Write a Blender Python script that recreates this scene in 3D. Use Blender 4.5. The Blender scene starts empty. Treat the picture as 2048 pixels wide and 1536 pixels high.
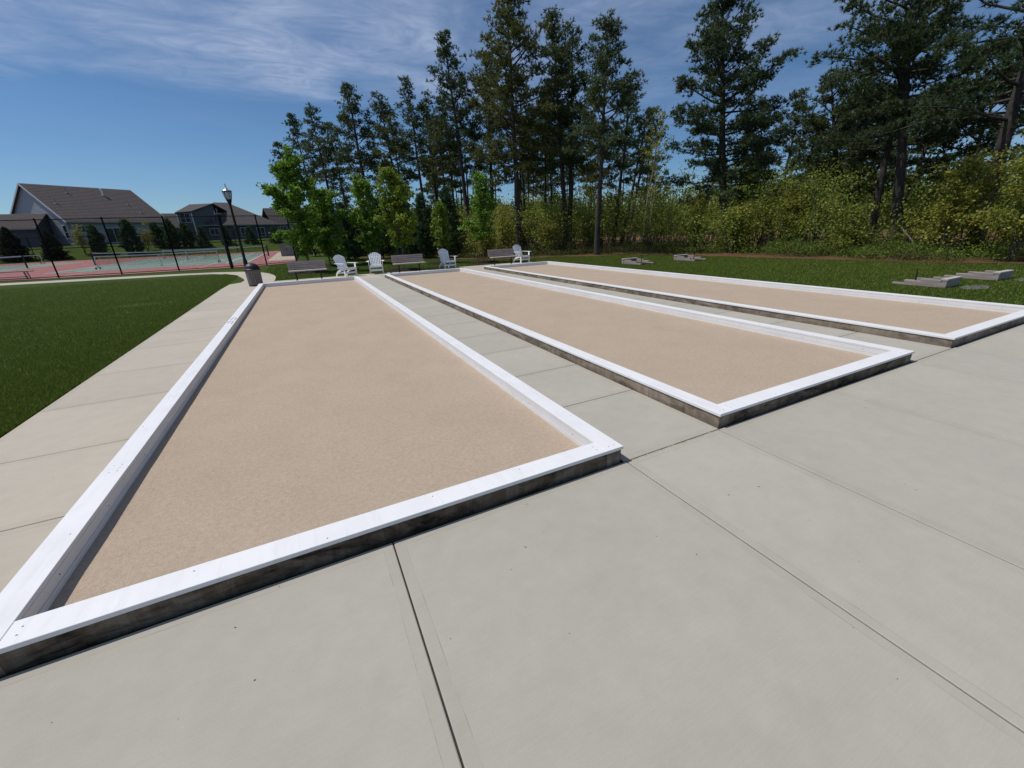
import bpy, bmesh, math, random
import numpy as np
from mathutils import Matrix, Vector

# ------------------------------------------------------------------ camera, sky, sun, exposure
scene = bpy.context.scene
COL = scene.collection
cam_d = bpy.data.cameras.new("camera")
cam = bpy.data.objects.new("camera", cam_d)
COL.objects.link(cam)
_R = Vector((0.8931403, -0.4483256, -0.0361183))
_U = Vector((0.1911548, 0.3056676, 0.9327525))
_F = Vector((0.4071366, 0.8399830, -0.3587037))
cam.matrix_world = Matrix(((_R.x, _U.x, -_F.x, 0.0), (_R.y, _U.y, -_F.y, 0.0), (_R.z, _U.z, -_F.z, 1.7), (0, 0, 0, 1)))
cam_d.sensor_width = 36.0
cam_d.lens = 804.1 / 2048 * 36.0
cam_d.clip_end = 3000
cam_d.clip_start = 0.05
scene.camera = cam

SUN_EL = math.radians(60)
SUN_AZ = math.radians(-60)          # measured from +Y towards +X
sun_dir = Vector((math.sin(SUN_AZ) * math.cos(SUN_EL), math.cos(SUN_AZ) * math.cos(SUN_EL), math.sin(SUN_EL)))
sd = bpy.data.lights.new("sun", 'SUN')
sd.energy = 3.35
sd.angle = math.radians(0.53)
sd.color = (1.0, 0.955, 0.90)
sun = bpy.data.objects.new("sun", sd)
COL.objects.link(sun)
sun.location = (-30, 20, 60)
sun.rotation_euler = sun_dir.to_track_quat('Z', 'Y').to_euler()

world = bpy.data.worlds.new("World")
scene.world = world
world.use_nodes = True
wn, wl = world.node_tree.nodes, world.node_tree.links
wn.clear()
wo = wn.new('ShaderNodeOutputWorld')
bg = wn.new('ShaderNodeBackground')
bg.inputs['Strength'].default_value = 0.068
sky = wn.new('ShaderNodeTexSky')
sky.sky_type = 'NISHITA'
sky.sun_disc = False
sky.sun_elevation = SUN_EL
sky.sun_rotation = SUN_AZ
sky.air_density = 1.0
sky.dust_density = 0.15
sky.ozone_density = 4.0
tc = wn.new('ShaderNodeTexCoord')
sep = wn.new('ShaderNodeSeparateXYZ')
wl.new(tc.outputs['Generated'], sep.inputs[0])


def wm(op, a, b=None, clamp=False):
    n = wn.new('ShaderNodeMath')
    n.operation = op
    n.use_clamp = clamp
    for i, v in enumerate((a, b)):
        if v is None:
            continue
        if isinstance(v, (int, float)):
            n.inputs[i].default_value = v
        else:
            wl.new(v, n.inputs[i])
    return n.outputs[0]


# thin cirrus: noise laid out on a flat cloud layer high above the place
zz = wm('MAXIMUM', sep.outputs[2], 0.03)
cx = wm('DIVIDE', sep.outputs[0], zz)
cy = wm('DIVIDE', sep.outputs[1], zz)
comb = wn.new('ShaderNodeCombineXYZ')
wl.new(cx, comb.inputs[0])
wl.new(cy, comb.inputs[1])


def wnoise(scale, rot, sc, detail=6, dist=0.6, rough=0.6):
    mp = wn.new('ShaderNodeMapping')
    mp.inputs['Scale'].default_value = sc
    mp.inputs['Rotation'].default_value = (0, 0, rot)
    wl.new(comb.outputs[0], mp.inputs[0])
    n = wn.new('ShaderNodeTexNoise')
    n.inputs['Scale'].default_value = scale
    n.inputs['Detail'].default_value = detail
    n.inputs['Roughness'].default_value = rough
    n.inputs['Distortion'].default_value = dist
    wl.new(mp.outputs[0], n.inputs['Vector'])
    return n.outputs[0]


n_big = wnoise(1.15, 0.5, (0.9, 1.0, 1), 4, 0.8, 0.5)
n_fine = wnoise(2.6, 0.9, (1.0, 1.5, 1), 9, 2.6, 0.6)
edge = wm('MULTIPLY', wm('SUBTRACT', wm('ADD', 4.15, wm('MULTIPLY', wm('SUBTRACT', n_big, 0.5), 1.2)), cy), 2.2, True)
c1 = wm('MULTIPLY', wm('SUBTRACT', n_big, 0.27), 2.5, True)
c2 = wm('ADD', wm('MULTIPLY', wm('MULTIPLY', wm('SUBTRACT', n_fine, 0.32), 2.4, True), 0.55), 0.42)
cl = wm('ADD', wm('MULTIPLY', wm('MULTIPLY', c1, c2), edge), wm('MULTIPLY', c1, 0.06))
cl = wm('MULTIPLY', cl, wm('MAXIMUM', wm('SUBTRACT', 1.05, wm('MULTIPLY', wm('MAXIMUM', cx, 0.0), 0.22)), 0.3))
veil = wm('MULTIPLY', cl, 0.9, True)
mixs = wn.new('ShaderNodeMixRGB')
wl.new(veil, mixs.inputs[0])
tint = wn.new('ShaderNodeMixRGB')
tint.blend_type = 'MULTIPLY'
tint.inputs[0].default_value = 1.0
tr_ = wn.new('ShaderNodeValToRGB')
tr_.color_ramp.elements[0].color = (0.68, 0.90, 1.14, 1)
tr_.color_ramp.elements[0].position = 0.0
tr_.color_ramp.elements[1].color = (0.62, 0.82, 0.98, 1)
tr_.color_ramp.elements[1].position = 0.28
wl.new(sep.outputs[2], tr_.inputs[0])
wl.new(tr_.outputs[0], tint.inputs[2])
wl.new(sky.outputs[0], tint.inputs[1])
wl.new(tint.outputs[0], mixs.inputs[1])
mixs.inputs[2].default_value = (5.3, 6.4, 8.8, 1)
wl.new(mixs.outputs[0], bg.inputs[0])
wl.new(bg.outputs[0], wo.inputs[0])

scene.view_settings.view_transform = 'Standard'
scene.view_settings.look = 'None'
scene.view_settings.exposure = 0.16
scene.view_settings.gamma = 1.0
scene.view_settings.use_curve_mapping = False
scene.render.engine = 'CYCLES'
scene.cycles.max_bounces = 6
scene.cycles.transparent_max_bounces = 8

rnd = random.Random(7)


# ------------------------------------------------------------------ mesh helpers
class MB:
    """collects polygons, links them as ONE mesh object"""

    def __init__(self):
        self.v, self.f, self.m, self.mats = [], [], [], []

    def mat(self, m):
        if m not in self.mats:
            self.mats.append(m)
        return self.mats.index(m)

    def add(self, vs, fs, m=0):
        o = len(self.v)
        self.v.extend([tuple(p) for p in vs])
        self.f.extend([tuple(i + o for i in f) for f in fs])
        self.m.extend([m] * len(fs))

    def box(self, x0, x1, y0, y1, z0, z1, m=0, b=0.0):
        if b <= 0:
            vs = [(x0, y0, z0), (x1, y0, z0), (x1, y1, z0), (x0, y1, z0), (x0, y0, z1), (x1, y0, z1), (x1, y1, z1), (x0, y1, z1)]
            self.add(vs, [(0, 3, 2, 1), (4, 5, 6, 7), (0, 1, 5, 4), (1, 2, 6, 5), (2, 3, 7, 6), (3, 0, 4, 7)], m)
        else:
            vs = [(x0, y0, z0), (x1, y0, z0), (x1, y1, z0), (x0, y1, z0), (x0, y0, z1 - b), (x1, y0, z1 - b), (x1, y1, z1 - b), (x0, y1, z1 - b),
                  (x0 + b, y0 + b, z1), (x1 - b, y0 + b, z1), (x1 - b, y1 - b, z1), (x0 + b, y1 - b, z1)]
            self.add(vs, [(0, 3, 2, 1), (8, 9, 10, 11), (0, 1, 5, 4), (1, 2, 6, 5), (2, 3, 7, 6), (3, 0, 4, 7),
                          (4, 5, 9, 8), (5, 6, 10, 9), (6, 7, 11, 10), (7, 4, 8, 11)], m)

    def bar(self, p, q, w, t, up=(0, 0, 1), m=0, w2=None, t2=None):
        """a board from p to q: w across, t thick along 'up'"""
        p, q, up = Vector(p), Vector(q), Vector(up)
        d = (q - p).normalized()
        s = d.cross(up)
        if s.length < 1e-5:
            s = d.cross(Vector((1, 0, 0)))
        s.normalize()
        u = s.cross(d).normalized()
        w2 = w if w2 is None else w2
        t2 = t if t2 is None else t2
        vs = []
        for c, ww, tt in ((p, w, t), (q, w2, t2)):
            for a, b in ((-1, -1), (1, -1), (1, 1), (-1, 1)):
                vs.append(c + s * (a * ww / 2) + u * (b * tt / 2))
        self.add(vs, [(0, 1, 2, 3), (7, 6, 5, 4), (0, 4, 5, 1), (1, 5, 6, 2), (2, 6, 7, 3), (3, 7, 4, 0)], m)

    def tube(self, pts, rad, n=8, m=0, cap=True):
        pts = [Vector(p) for p in pts]
        if isinstance(rad, (int, float)):
            rad = [rad] * len(pts)
        o = len(self.v)
        prev = None
        for i, p in enumerate(pts):
            d = (pts[min(i + 1, len(pts) - 1)] - pts[max(i - 1, 0)])
            d.normalize()
            if prev is None:
                a = d.orthogonal().normalized()
            else:
                a = (prev - d * prev.dot(d))
                a = a.normalized() if a.length > 1e-6 else d.orthogonal().normalized()
            prev = a
            b = d.cross(a)
            for k in range(n):
                t = 2 * math.pi * k / n
                self.v.append(tuple(p + (a * math.cos(t) + b * math.sin(t)) * rad[i]))
        for i in range(len(pts) - 1):
            for k in range(n):
                a0 = o + i * n + k
                a1 = o + i * n + (k + 1) % n
                self.f.append((a0, a1, a1 + n, a0 + n))
                self.m.append(m)
        if cap:
            self.f.append(tuple(o + k for k in range(n))[::-1])
            self.f.append(tuple(o + (len(pts) - 1) * n + k for k in range(n)))
            self.m += [m, m]

    def lathe(self, prof, n=20, c=(0, 0, 0), m=0):
        o = len(self.v)
        for r, z in prof:
            for k in range(n):
                t = 2 * math.pi * k / n
                self.v.append((c[0] + r * math.cos(t), c[1] + r * math.sin(t), c[2] + z))
        for i in range(len(prof) - 1):
            for k in range(n):
                a0 = o + i * n + k
                a1 = o + i * n + (k + 1) % n
                self.f.append((a0, a1, a1 + n, a0 + n))
                self.m.append(m)

    def prism(self, poly, z0, z1, m=0):
        n = len(poly)
        vs = [(p[0], p[1], z0) for p in poly] + [(p[0], p[1], z1) for p in poly]
        fs = [tuple(range(n))[::-1], tuple(range(n, 2 * n))] + [(i, (i + 1) % n, (i + 1) % n + n, i + n) for i in range(n)]
        self.add(vs, fs, m)

    def build(self, name, mats, parent=None, smooth=False):
        me = bpy.data.meshes.new(name)
        me.from_pydata(self.v, [], self.f)
        if not isinstance(mats, (list, tuple)):
            mats = [mats]
        for x in mats:
            me.materials.append(x)
        if len(mats) > 1:
            me.polygons.foreach_set('material_index', self.m)
        if smooth:
            me.polygons.foreach_set('use_smooth', [True] * len(me.polygons))
        me.validate()
        me.update()
        o = bpy.data.objects.new(name, me)
        COL.objects.link(o)
        o.parent = parent
        return o


def np_mesh(name, V, k, mat, v=None, parent=None, smooth=False, extra=None):
    """V: (n*k,3) array, every k vertices one polygon; v: value per polygon"""
    V = np.asarray(V, dtype=np.float32).reshape(-1, 3)
    n = len(V) // k
    me = bpy.data.meshes.new(name)
    me.vertices.add(len(V))
    me.vertices.foreach_set('co', V.ravel())
    me.loops.add(n * k)
    me.loops.foreach_set('vertex_index', np.arange(n * k, dtype=np.int32))
    me.polygons.add(n)
    me.polygons.foreach_set('loop_start', np.arange(0, n * k, k, dtype=np.int32))
    me.polygons.foreach_set('loop_total', np.full(n, k, dtype=np.int32))
    if v is not None:
        a = me.attributes.new('v', 'FLOAT', 'FACE')
        a.data.foreach_set('value', np.asarray(v, dtype=np.float32))
    if extra is not None:
        a = me.attributes.new('hue', 'FLOAT', 'FACE')
        a.data.foreach_set('value', np.asarray(extra, dtype=np.float32))
    me.materials.append(mat)
    me.update(calc_edges=True)
    o = bpy.data.objects.new(name, me)
    COL.objects.link(o)
    o.parent = parent
    return o


def empty(name, loc, rz=0.0, tilt=None):
    o = bpy.data.objects.new(name, None)
    o.empty_display_size = 0.2
    COL.objects.link(o)
    o.location = loc
    o.rotation_euler = (0, 0, rz) if tilt is None else (tilt[0], tilt[1], rz)
    return o


def tag(o, label=None, cat=None, group=None, kind=None):
    if label:
        o['label'] = label
    if cat:
        o['category'] = cat
    if group:
        o['group'] = group
    if kind:
        o['kind'] = kind
    return o


def struct(o):
    o['kind'] = 'structure'
    return o


def copy_tree(o, parent=None):
    c = o.copy()
    COL.objects.link(c)
    if parent is not None:
        c.parent = parent
    for ch in list(o.children):
        copy_tree(ch, c)
    return c


# ------------------------------------------------------------------ materials
def new_mat(name):
    m = bpy.data.materials.new(name)
    m.use_nodes = True
    n = m.node_tree.nodes
    l = m.node_tree.links
    return m, n, l, n['Principled BSDF']


def coords(n, l, scale=(1, 1, 1), kind='Object', rot=(0, 0, 0)):
    t = n.new('ShaderNodeTexCoord')
    mp = n.new('ShaderNodeMapping')
    mp.inputs['Scale'].default_value = scale
    mp.inputs['Rotation'].default_value = rot
    l.new(t.outputs[kind], mp.inputs[0])
    return mp.outputs[0]


def noise(n, l, vec, scale, detail=4, rough=0.55, dist=0.0):
    x = n.new('ShaderNodeTexNoise')
    x.inputs['Scale'].default_value = scale
    x.inputs['Detail'].default_value = detail
    x.inputs['Roughness'].default_value = rough
    x.inputs['Distortion'].default_value = dist
    l.new(vec, x.inputs['Vector'])
    return x.outputs[0]


def ramp(n, l, fac, stops, interp='LINEAR'):
    r = n.new('ShaderNodeValToRGB')
    r.color_ramp.interpolation = interp
    e = r.color_ramp.elements
    while len(e) < len(stops):
        e.new(0.5)
    for i, (p, c) in enumerate(stops):
        e[i].position = p
        e[i].color = (c[0], c[1], c[2], 1) if not isinstance(c, (int, float)) else (c, c, c, 1)
    l.new(fac, r.inputs[0])
    return r.outputs[0]


def mix(n, l, a, b, fac, mode='MIX'):
    x = n.new('ShaderNodeMixRGB')
    x.blend_type = mode
    for i, s in ((0, fac), (1, a), (2, b)):
        if isinstance(s, (int, float)):
            x.inputs[i].default_value = s
        elif isinstance(s, (tuple, list)):
            x.inputs[i].default_value = (s[0], s[1], s[2], 1)
        else:
            l.new(s, x.inputs[i])
    return x.outputs[0]


def bump(n, l, bsdf, h, strength=0.3, dist=0.01):
    b = n.new('ShaderNodeBump')
    b.inputs['Strength'].default_value = strength
    b.inputs['Distance'].default_value = dist
    l.new(h, b.inputs['Height'])
    l.new(b.outputs[0], bsdf.inputs['Normal'])


def m_concrete(name, base, var=0.12, speck=0.35, rough=0.9, stain=0.0):
    m, n, l, p = new_mat(name)
    v = coords(n, l)
    lo = tuple(c * (1 - var) for c in base)
    hi = tuple(c * (1 + var) for c in base)
    c = ramp(n, l, noise(n, l, v, 0.9, 6, 0.6, 0.4), [(0.3, lo), (0.7, hi)])
    c = mix(n, l, c, ramp(n, l, noise(n, l, v, 7, 5, 0.6), [(0.3, 0.96), (0.7, 1.03)]), 1.0, 'MULTIPLY')
    c = mix(n, l, c, ramp(n, l, noise(n, l, v, 160, 3, 0.6), [(0.3, 0.90), (0.72, 1.08)]), speck, 'MULTIPLY')
    geo = n.new('ShaderNodeNewGeometry')
    c = mix(n, l, c, ramp(n, l, geo.outputs['Random Per Island'], [(0.0, (0.955, 0.96, 0.96)), (1.0, (1.035, 1.03, 1.025))]), 0.0 if stain else 1.0, 'MULTIPLY')
    # broom / trowel streaks
    vs = coords(n, l, (1.5, 26, 1), rot=(0, 0, 0.2))
    c = mix(n, l, c, ramp(n, l, noise(n, l, vs, 5, 5, 0.7), [(0.35, 0.965), (0.7, 1.02)]), 1.0, 'MULTIPLY')
    # tiny dark pits
    vo = n.new('ShaderNodeTexVoronoi')
    vo.inputs['Scale'].default_value = 14
    l.new(v, vo.inputs['Vector'])
    c = mix(n, l, c, ramp(n, l, vo.outputs[0], [(0.018, 0.55), (0.03, 1.0)]), 0.7, 'MULTIPLY')
    # water marks
    c = mix(n, l, c, ramp(n, l, noise(n, l, v, 0.35, 4, 0.7, 1.5), [(0.42, 1.0), (0.5, 0.985), (0.6, 1.0)]), 1.0, 'MULTIPLY')
    if stain:
        s = ramp(n, l, noise(n, l, coords(n, l, (1, 1, 3)), 2.3, 8, 0.72, 0.6), [(0.40, (0.10, 0.09, 0.075)), (0.58, (1, 1, 1))])
        c = mix(n, l, c, s, stain, 'MULTIPLY')
        s = ramp(n, l, noise(n, l, coords(n, l, (9, 9, 1.2)), 1.6, 5, 0.7), [(0.42, (0.62, 0.54, 0.44)), (0.58, (1, 1, 1))])
        c = mix(n, l, c, s, stain * 0.8, 'MULTIPLY')
    l.new(c, p.inputs['Base Color'])
    p.inputs['Roughness'].default_value = rough
    p.inputs['Specular IOR Level'].default_value = 0.25
    h = mix(n, l, noise(n, l, v, 220, 3, 0.6), noise(n, l, v, 18, 4, 0.6), 0.4)
    bump(n, l, p, h, 0.35 if not stain else 0.8, 0.004 if not stain else 0.008)
    return m


def m_plain(name, col, rough=0.6, metal=0.0, var=0.08, sc=6, spec=0.4, bumpy=0.0):
    m, n, l, p = new_mat(name)
    v = coords(n, l)
    c = ramp(n, l, noise(n, l, v, sc, 5, 0.6), [(0.3, tuple(x * (1 - var) for x in col)), (0.7, tuple(x * (1 + var) for x in col))])
    l.new(c, p.inputs['Base Color'])
    p.inputs['Roughness'].default_value = rough
    p.inputs['Metallic'].default_value = metal
    p.inputs['Specular IOR Level'].default_value = spec
    if bumpy:
        bump(n, l, p, noise(n, l, v, sc * 12, 4, 0.6), bumpy, 0.004)
    return m


def m_leaf(name, stops, trans=0.35, rough=0.6, hue=None, spec=0.25):
    m, n, l, p = new_mat(name)
    a = n.new('ShaderNodeAttribute')
    a.attribute_name = 'v'
    c = ramp(n, l, a.outputs['Fac'], stops)
    if hue:
        a2 = n.new('ShaderNodeAttribute')
        a2.attribute_name = 'hue'
        c2 = ramp(n, l, a.outputs['Fac'], hue)
        c = mix(n, l, c, c2, a2.outputs['Fac'])
    oi = n.new('ShaderNodeObjectInfo')
    c = mix(n, l, c, ramp(n, l, oi.outputs['Random'], [(0.0, (0.86, 0.9, 0.9)), (1.0, (1.14, 1.08, 1.0))]), 1.0, 'MULTIPLY')
    l.new(c, p.inputs['Base Color'])
    p.inputs['Roughness'].default_value = rough
    p.inputs['Specular IOR Level'].default_value = spec
    t = n.new('ShaderNodeBsdfTranslucent')
    l.new(c, t.inputs['Color'])
    ms = n.new('ShaderNodeMixShader')
    ms.inputs[0].default_value = trans
    l.new(p.outputs[0], ms.inputs[1])
    l.new(t.outputs[0], ms.inputs[2])
    l.new(ms.outputs[0], n['Material Output'].inputs[0])
    return m


def m_bark(name, a, b, sc=(9, 9, 1.6)):
    m, n, l, p = new_mat(name)
    v = coords(n, l, sc)
    f = noise(n, l, v, 2.2, 6, 0.65, 0.3)
    l.new(ramp(n, l, f, [(0.35, a), (0.65, b)]), p.inputs['Base Color'])
    p.inputs['Roughness'].default_value = 0.95
    bump(n, l, p, f, 0.9, 0.03)
    return m


def m_sand():
    m, n, l, p = new_mat('crushed_stone')
    v = coords(n, l)
    c = ramp(n, l, noise(n, l, v, 1.1, 5, 0.6, 0.5), [(0.3, (0.405, 0.322, 0.243)), (0.7, (0.435, 0.348, 0.265))])
    c = mix(n, l, c, ramp(n, l, noise(n, l, v, 150, 4, 0.75), [(0.33, (0.60, 0.56, 0.52)), (0.52, (1, 1, 1)), (0.68, (1.22, 1.2, 1.17))]), 0.55, 'MULTIPLY')
    c = mix(n, l, c, ramp(n, l, noise(n, l, v, 30, 4, 0.7), [(0.34, 0.90), (0.6, 1.03)]), 1.0, 'MULTIPLY')
    c = mix(n, l, c, ramp(n, l, noise(n, l, v, 2.6, 6, 0.8, 1.0), [(0.36, 0.965), (0.5, 1.0), (0.7, 1.02)]), 1.0, 'MULTIPLY')
    vo = n.new('ShaderNodeTexVoronoi')
    vo.inputs['Scale'].default_value = 42
    l.new(v, vo.inputs['Vector'])
    c = mix(n, l, c, ramp(n, l, vo.outputs[0], [(0.07, (0.45, 0.40, 0.36)), (0.13, (1, 1, 1))]), 0.3, 'MULTIPLY')
    l.new(c, p.inputs['Base Color'])
    p.inputs['Roughness'].default_value = 0.97
    p.inputs['Specular IOR Level'].default_value = 0.15
    h = mix(n, l, noise(n, l, v, 120, 4, 0.7), noise(n, l, v, 9, 5, 0.7), 0.35)
    bump(n, l, p, h, 0.7, 0.010)
    return m


def m_grass(name, a, b, c2, patches=0.5):
    m, n, l, p = new_mat(name)
    v = coords(n, l)
    c = ramp(n, l, noise(n, l, v, 45, 6, 0.75), [(0.3, a), (0.55, b), (0.75, c2)])
    c = mix(n, l, c, ramp(n, l, noise(n, l, v, 0.5, 5, 0.6, 0.6), [(0.35, (0.80, 0.88, 0.85)), (0.65, (1.12, 1.06, 1.0))]), 1.0, 'MULTIPLY')
    c = mix(n, l, c, ramp(n, l, noise(n, l, v, 3.2, 5, 0.7), [(0.35, (0.86, 0.9, 0.86)), (0.7, (1.12, 1.08, 1.05))]), patches, 'MULTIPLY')
    l.new(c, p.inputs['Base Color'])
    p.inputs['Roughness'].default_value = 0.95
    p.inputs['Specular IOR Level'].default_value = 0.1
    bump(n, l, p, noise(n, l, coords(n, l, (1, 1, 1)), 70, 5, 0.8), 1.0, 0.05)
    return m


def m_wood(name, a, b, axis=(2, 40, 40)):
    m, n, l, p = new_mat(name)
    v = coords(n, l, axis)
    f = noise(n, l, v, 1.0, 7, 0.65, 0.4)
    c = ramp(n, l, f, [(0.3, a), (0.7, b)])
    l.new(c, p.inputs['Base Color'])
    p.inputs['Roughness'].default_value = 0.85
    bump(n, l, p, f, 0.5, 0.003)
    return m


M = {}
M['patio'] = m_concrete('patio_concrete', (0.382, 0.360, 0.306), 0.045)
M['patio_edge'] = m_concrete('patio_troweled_margin', (0.368, 0.346, 0.292), 0.05, 0.2, 0.8)
M['walk'] = m_concrete('walkway_concrete', (0.425, 0.382, 0.315), 0.045)
M['walk_edge'] = m_concrete('walkway_margin', (0.41, 0.368, 0.302), 0.05, 0.2)
M['joint'] = m_plain('joint_dirt', (0.045, 0.04, 0.032), 1.0, sc=30, var=0.4)
M['pollen'] = m_plain('pollen_dust', (0.36, 0.33, 0.17), 1.0, sc=25, var=0.35)
M['line'] = m_plain('trowel_line', (0.30, 0.283, 0.24), 0.95, sc=5, var=0.35)
M['curb'] = m_concrete('curb_concrete', (0.30, 0.250, 0.195), 0.22, 0.7, 0.95, stain=0.62)
M['curb_shaded_stained'] = m_concrete('shaded_stained_curb_concrete', (0.20, 0.165, 0.125), 0.25, 0.7, 0.95, stain=0.95)  # near-end curbs: black stains, plus their shade put into the darker base
M['sand'] = m_sand()
M['grass'] = m_grass('lawn', (0.030, 0.050, 0.008), (0.062, 0.094, 0.014), (0.100, 0.135, 0.025))
M['needle_floor'] = m_grass('pine_straw', (0.07, 0.04, 0.022), (0.17, 0.10, 0.055), (0.28, 0.17, 0.10))
M['mulch'] = m_grass('bark_mulch', (0.012, 0.010, 0.008), (0.035, 0.028, 0.024), (0.07, 0.055, 0.045))
M['gravel'] = m_plain('pale_gravel', (0.12, 0.12, 0.11), 1.0, sc=60, var=0.5, bumpy=1.0)
M['red'] = m_plain('red_court_paint', (0.29, 0.115, 0.105), 0.9, var=0.10, sc=1.2)
M['green'] = m_plain('green_court_paint', (0.155, 0.225, 0.180), 0.9, var=0.08, sc=1.5)
M['white_line'] = m_plain('line_paint', (0.55, 0.55, 0.52), 0.8)
M['pad'] = m_plain('pad_concrete', (0.42, 0.36, 0.27), 0.9, var=0.12, sc=3)
M['black'] = m_plain('black_metal', (0.010, 0.010, 0.012), 0.5, var=0.2)
M['vinyl'] = m_plain('black_vinyl', (0.008, 0.008, 0.009), 0.9, var=0.2, spec=0.08)
M['wire'] = m_plain('black_wire', (0.010, 0.011, 0.012), 0.85, spec=0.1)
M['white_pl'] = m_plain('white_plastic_furniture', (0.84, 0.84, 0.84), 0.55, var=0.04)
M['white_tape'] = m_plain('white_canvas_tape', (0.5, 0.5, 0.49), 0.8)
M['grey_metal'] = m_plain('grey_steel', (0.32, 0.32, 0.33), 0.5, 0.3)
M['silver'] = m_plain('silver_cap', (0.62, 0.62, 0.63), 0.28, 0.9)
M['slat'] = m_wood('weathered_board', (0.25, 0.195, 0.182), (0.52, 0.43, 0.40), (1.5, 30, 30))
M['slat_lit'] = m_wood('weathered_board_lit_edge', (0.34, 0.29, 0.265), (0.48, 0.43, 0.39), (1.5, 30, 30))  # front seat plank: light on its edge painted in as a paler board
M['binslat'] = m_wood('bin_slat', (0.14, 0.115, 0.105), (0.30, 0.25, 0.23), (30, 30, 2))
M['timber'] = m_wood('grey_timber', (0.20, 0.165, 0.15), (0.36, 0.31, 0.285), (2, 2, 26))
M['timber_top'] = m_wood('pale_timber_top', (0.34, 0.31, 0.28), (0.46, 0.43, 0.38), (26, 2, 26))
M['ink'] = m_plain('pen_ink', (0.10, 0.105, 0.115), 0.7)
M['bark'] = m_bark('pine_bark', (0.020, 0.016, 0.015), (0.075, 0.060, 0.055))
M['bark_grey'] = m_bark('young_bark', (0.06, 0.05, 0.04), (0.15, 0.13, 0.11))
M['bark_pale'] = m_bark('pale_bark', (0.16, 0.14, 0.12), (0.33, 0.30, 0.27))
M['needles'] = m_leaf('pine_needles', [(0.0, (0.040, 0.064, 0.028)), (0.6, (0.095, 0.132, 0.055)), (1.0, (0.18, 0.21, 0.085))], 0.4, 0.5)
M['needles_y'] = m_leaf('pine_needles_olive', [(0.0, (0.052, 0.070, 0.022)), (0.6, (0.125, 0.145, 0.045)), (1.0, (0.21, 0.22, 0.07))], 0.3, 0.5)
M['white_pine'] = m_leaf('white_pine_needles', [(0.0, (0.028, 0.060, 0.030)), (0.6, (0.065, 0.120, 0.052)), (1.0, (0.12, 0.18, 0.075))], 0.3, 0.5)
M['spruce'] = m_leaf('spruce_needles', [(0.0, (0.012, 0.026, 0.016)), (1.0, (0.045, 0.070, 0.036))], 0.15, 0.6)
M['maple'] = m_leaf('maple_leaves', [(0.0, (0.060, 0.130, 0.016)), (0.6, (0.16, 0.29, 0.034)), (1.0, (0.31, 0.46, 0.065))], 0.45, 0.5)
M['maple_y'] = m_leaf('yellow_green_maple_leaves', [(0.0, (0.09, 0.15, 0.018)), (0.6, (0.21, 0.29, 0.036)), (1.0, (0.36, 0.43, 0.06))], 0.45, 0.5)
M['oak'] = m_leaf('shrub_leaves', [(0.0, (0.12, 0.14, 0.024)), (0.6, (0.29, 0.30, 0.055)), (1.0, (0.50, 0.46, 0.11))], 0.45, 0.5,
                  hue=[(0.0, (0.09, 0.14, 0.022)), (0.6, (0.19, 0.27, 0.045)), (1.0, (0.33, 0.41, 0.08))])
M['under'] = m_leaf('undergrowth_leaves', [(0.0, (0.060, 0.105, 0.014)), (0.6, (0.130, 0.200, 0.028)), (1.0, (0.22, 0.30, 0.045))], 0.35, 0.6,
                    hue=[(0.0, (0.045, 0.038, 0.020)), (0.6, (0.085, 0.075, 0.035)), (1.0, (0.14, 0.12, 0.06))])
M['blade'] = m_leaf('grass_blades', [(0.0, (0.052, 0.092, 0.010)), (0.55, (0.110, 0.165, 0.020)), (0.9, (0.185, 0.235, 0.034)), (1.0, (0.30, 0.25, 0.11))], 0.3, 0.6)
M['brush'] = m_leaf('dry_brush', [(0.0, (0.05, 0.035, 0.022)), (1.0, (0.20, 0.13, 0.08))], 0.1, 0.9)
M['sid_blue'] = m_plain('pale_siding', (0.32, 0.34, 0.375), 0.7, var=0.05)
M['roof'] = m_plain('roof_shingles', (0.088, 0.074, 0.070), 0.95, var=0.18, sc=3, bumpy=0.5)
M['roof2'] = m_plain('roof_shingles_dark', (0.062, 0.052, 0.052), 0.95, var=0.18, sc=3, bumpy=0.5)
M['sid_dark'] = m_plain('dark_siding', (0.085, 0.088, 0.105), 0.8, var=0.06)
M['sid_grey'] = m_plain('grey_siding', (0.20, 0.20, 0.21), 0.8, var=0.06)
M['trim'] = m_plain('white_trim', (0.50, 0.51, 0.54), 0.6, var=0.03)
M['fascia'] = m_plain('grey_gutter', (0.24, 0.235, 0.235), 0.6)
M['debris'] = m_plain('leaf_litter', (0.07, 0.055, 0.04), 0.9, var=0.5, sc=40)


def m_pvc():
    m, n, l, p = new_mat('white_board')
    v = coords(n, l)
    c = ramp(n, l, noise(n, l, v, 3.0, 6, 0.65), [(0.3, (0.68, 0.68, 0.68)), (0.6, (0.73, 0.73, 0.73))])
    s = ramp(n, l, noise(n, l, coords(n, l, (14, 1.2, 14)), 1.5, 5, 0.7), [(0.3, 0.93), (0.5, 1.0)])
    c = mix(n, l, c, s, 1.0, 'MULTIPLY')
    s = ramp(n, l, noise(n, l, v, 70, 3, 0.6), [(0.24, (0.72, 0.66, 0.60)), (0.30, (1, 1, 1))])
    c = mix(n, l, c, s, 0.6, 'MULTIPLY')
    l.new(c, p.inputs['Base Color'])
    p.inputs['Roughness'].default_value = 0.5
    p.inputs['Specular IOR Level'].default_value = 0.3
    bump(n, l, p, noise(n, l, coords(n, l, (1, 1, 1)), 90, 3, 0.5), 0.12, 0.002)
    return m


def m_glass(name, col, rough=0.1):
    m, n, l, p = new_mat(name)
    p.inputs['Base Color'].default_value = (*col, 1)
    p.inputs['Roughness'].default_value = rough
    p.inputs['Specular IOR Level'].default_value = 0.6
    return m


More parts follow.
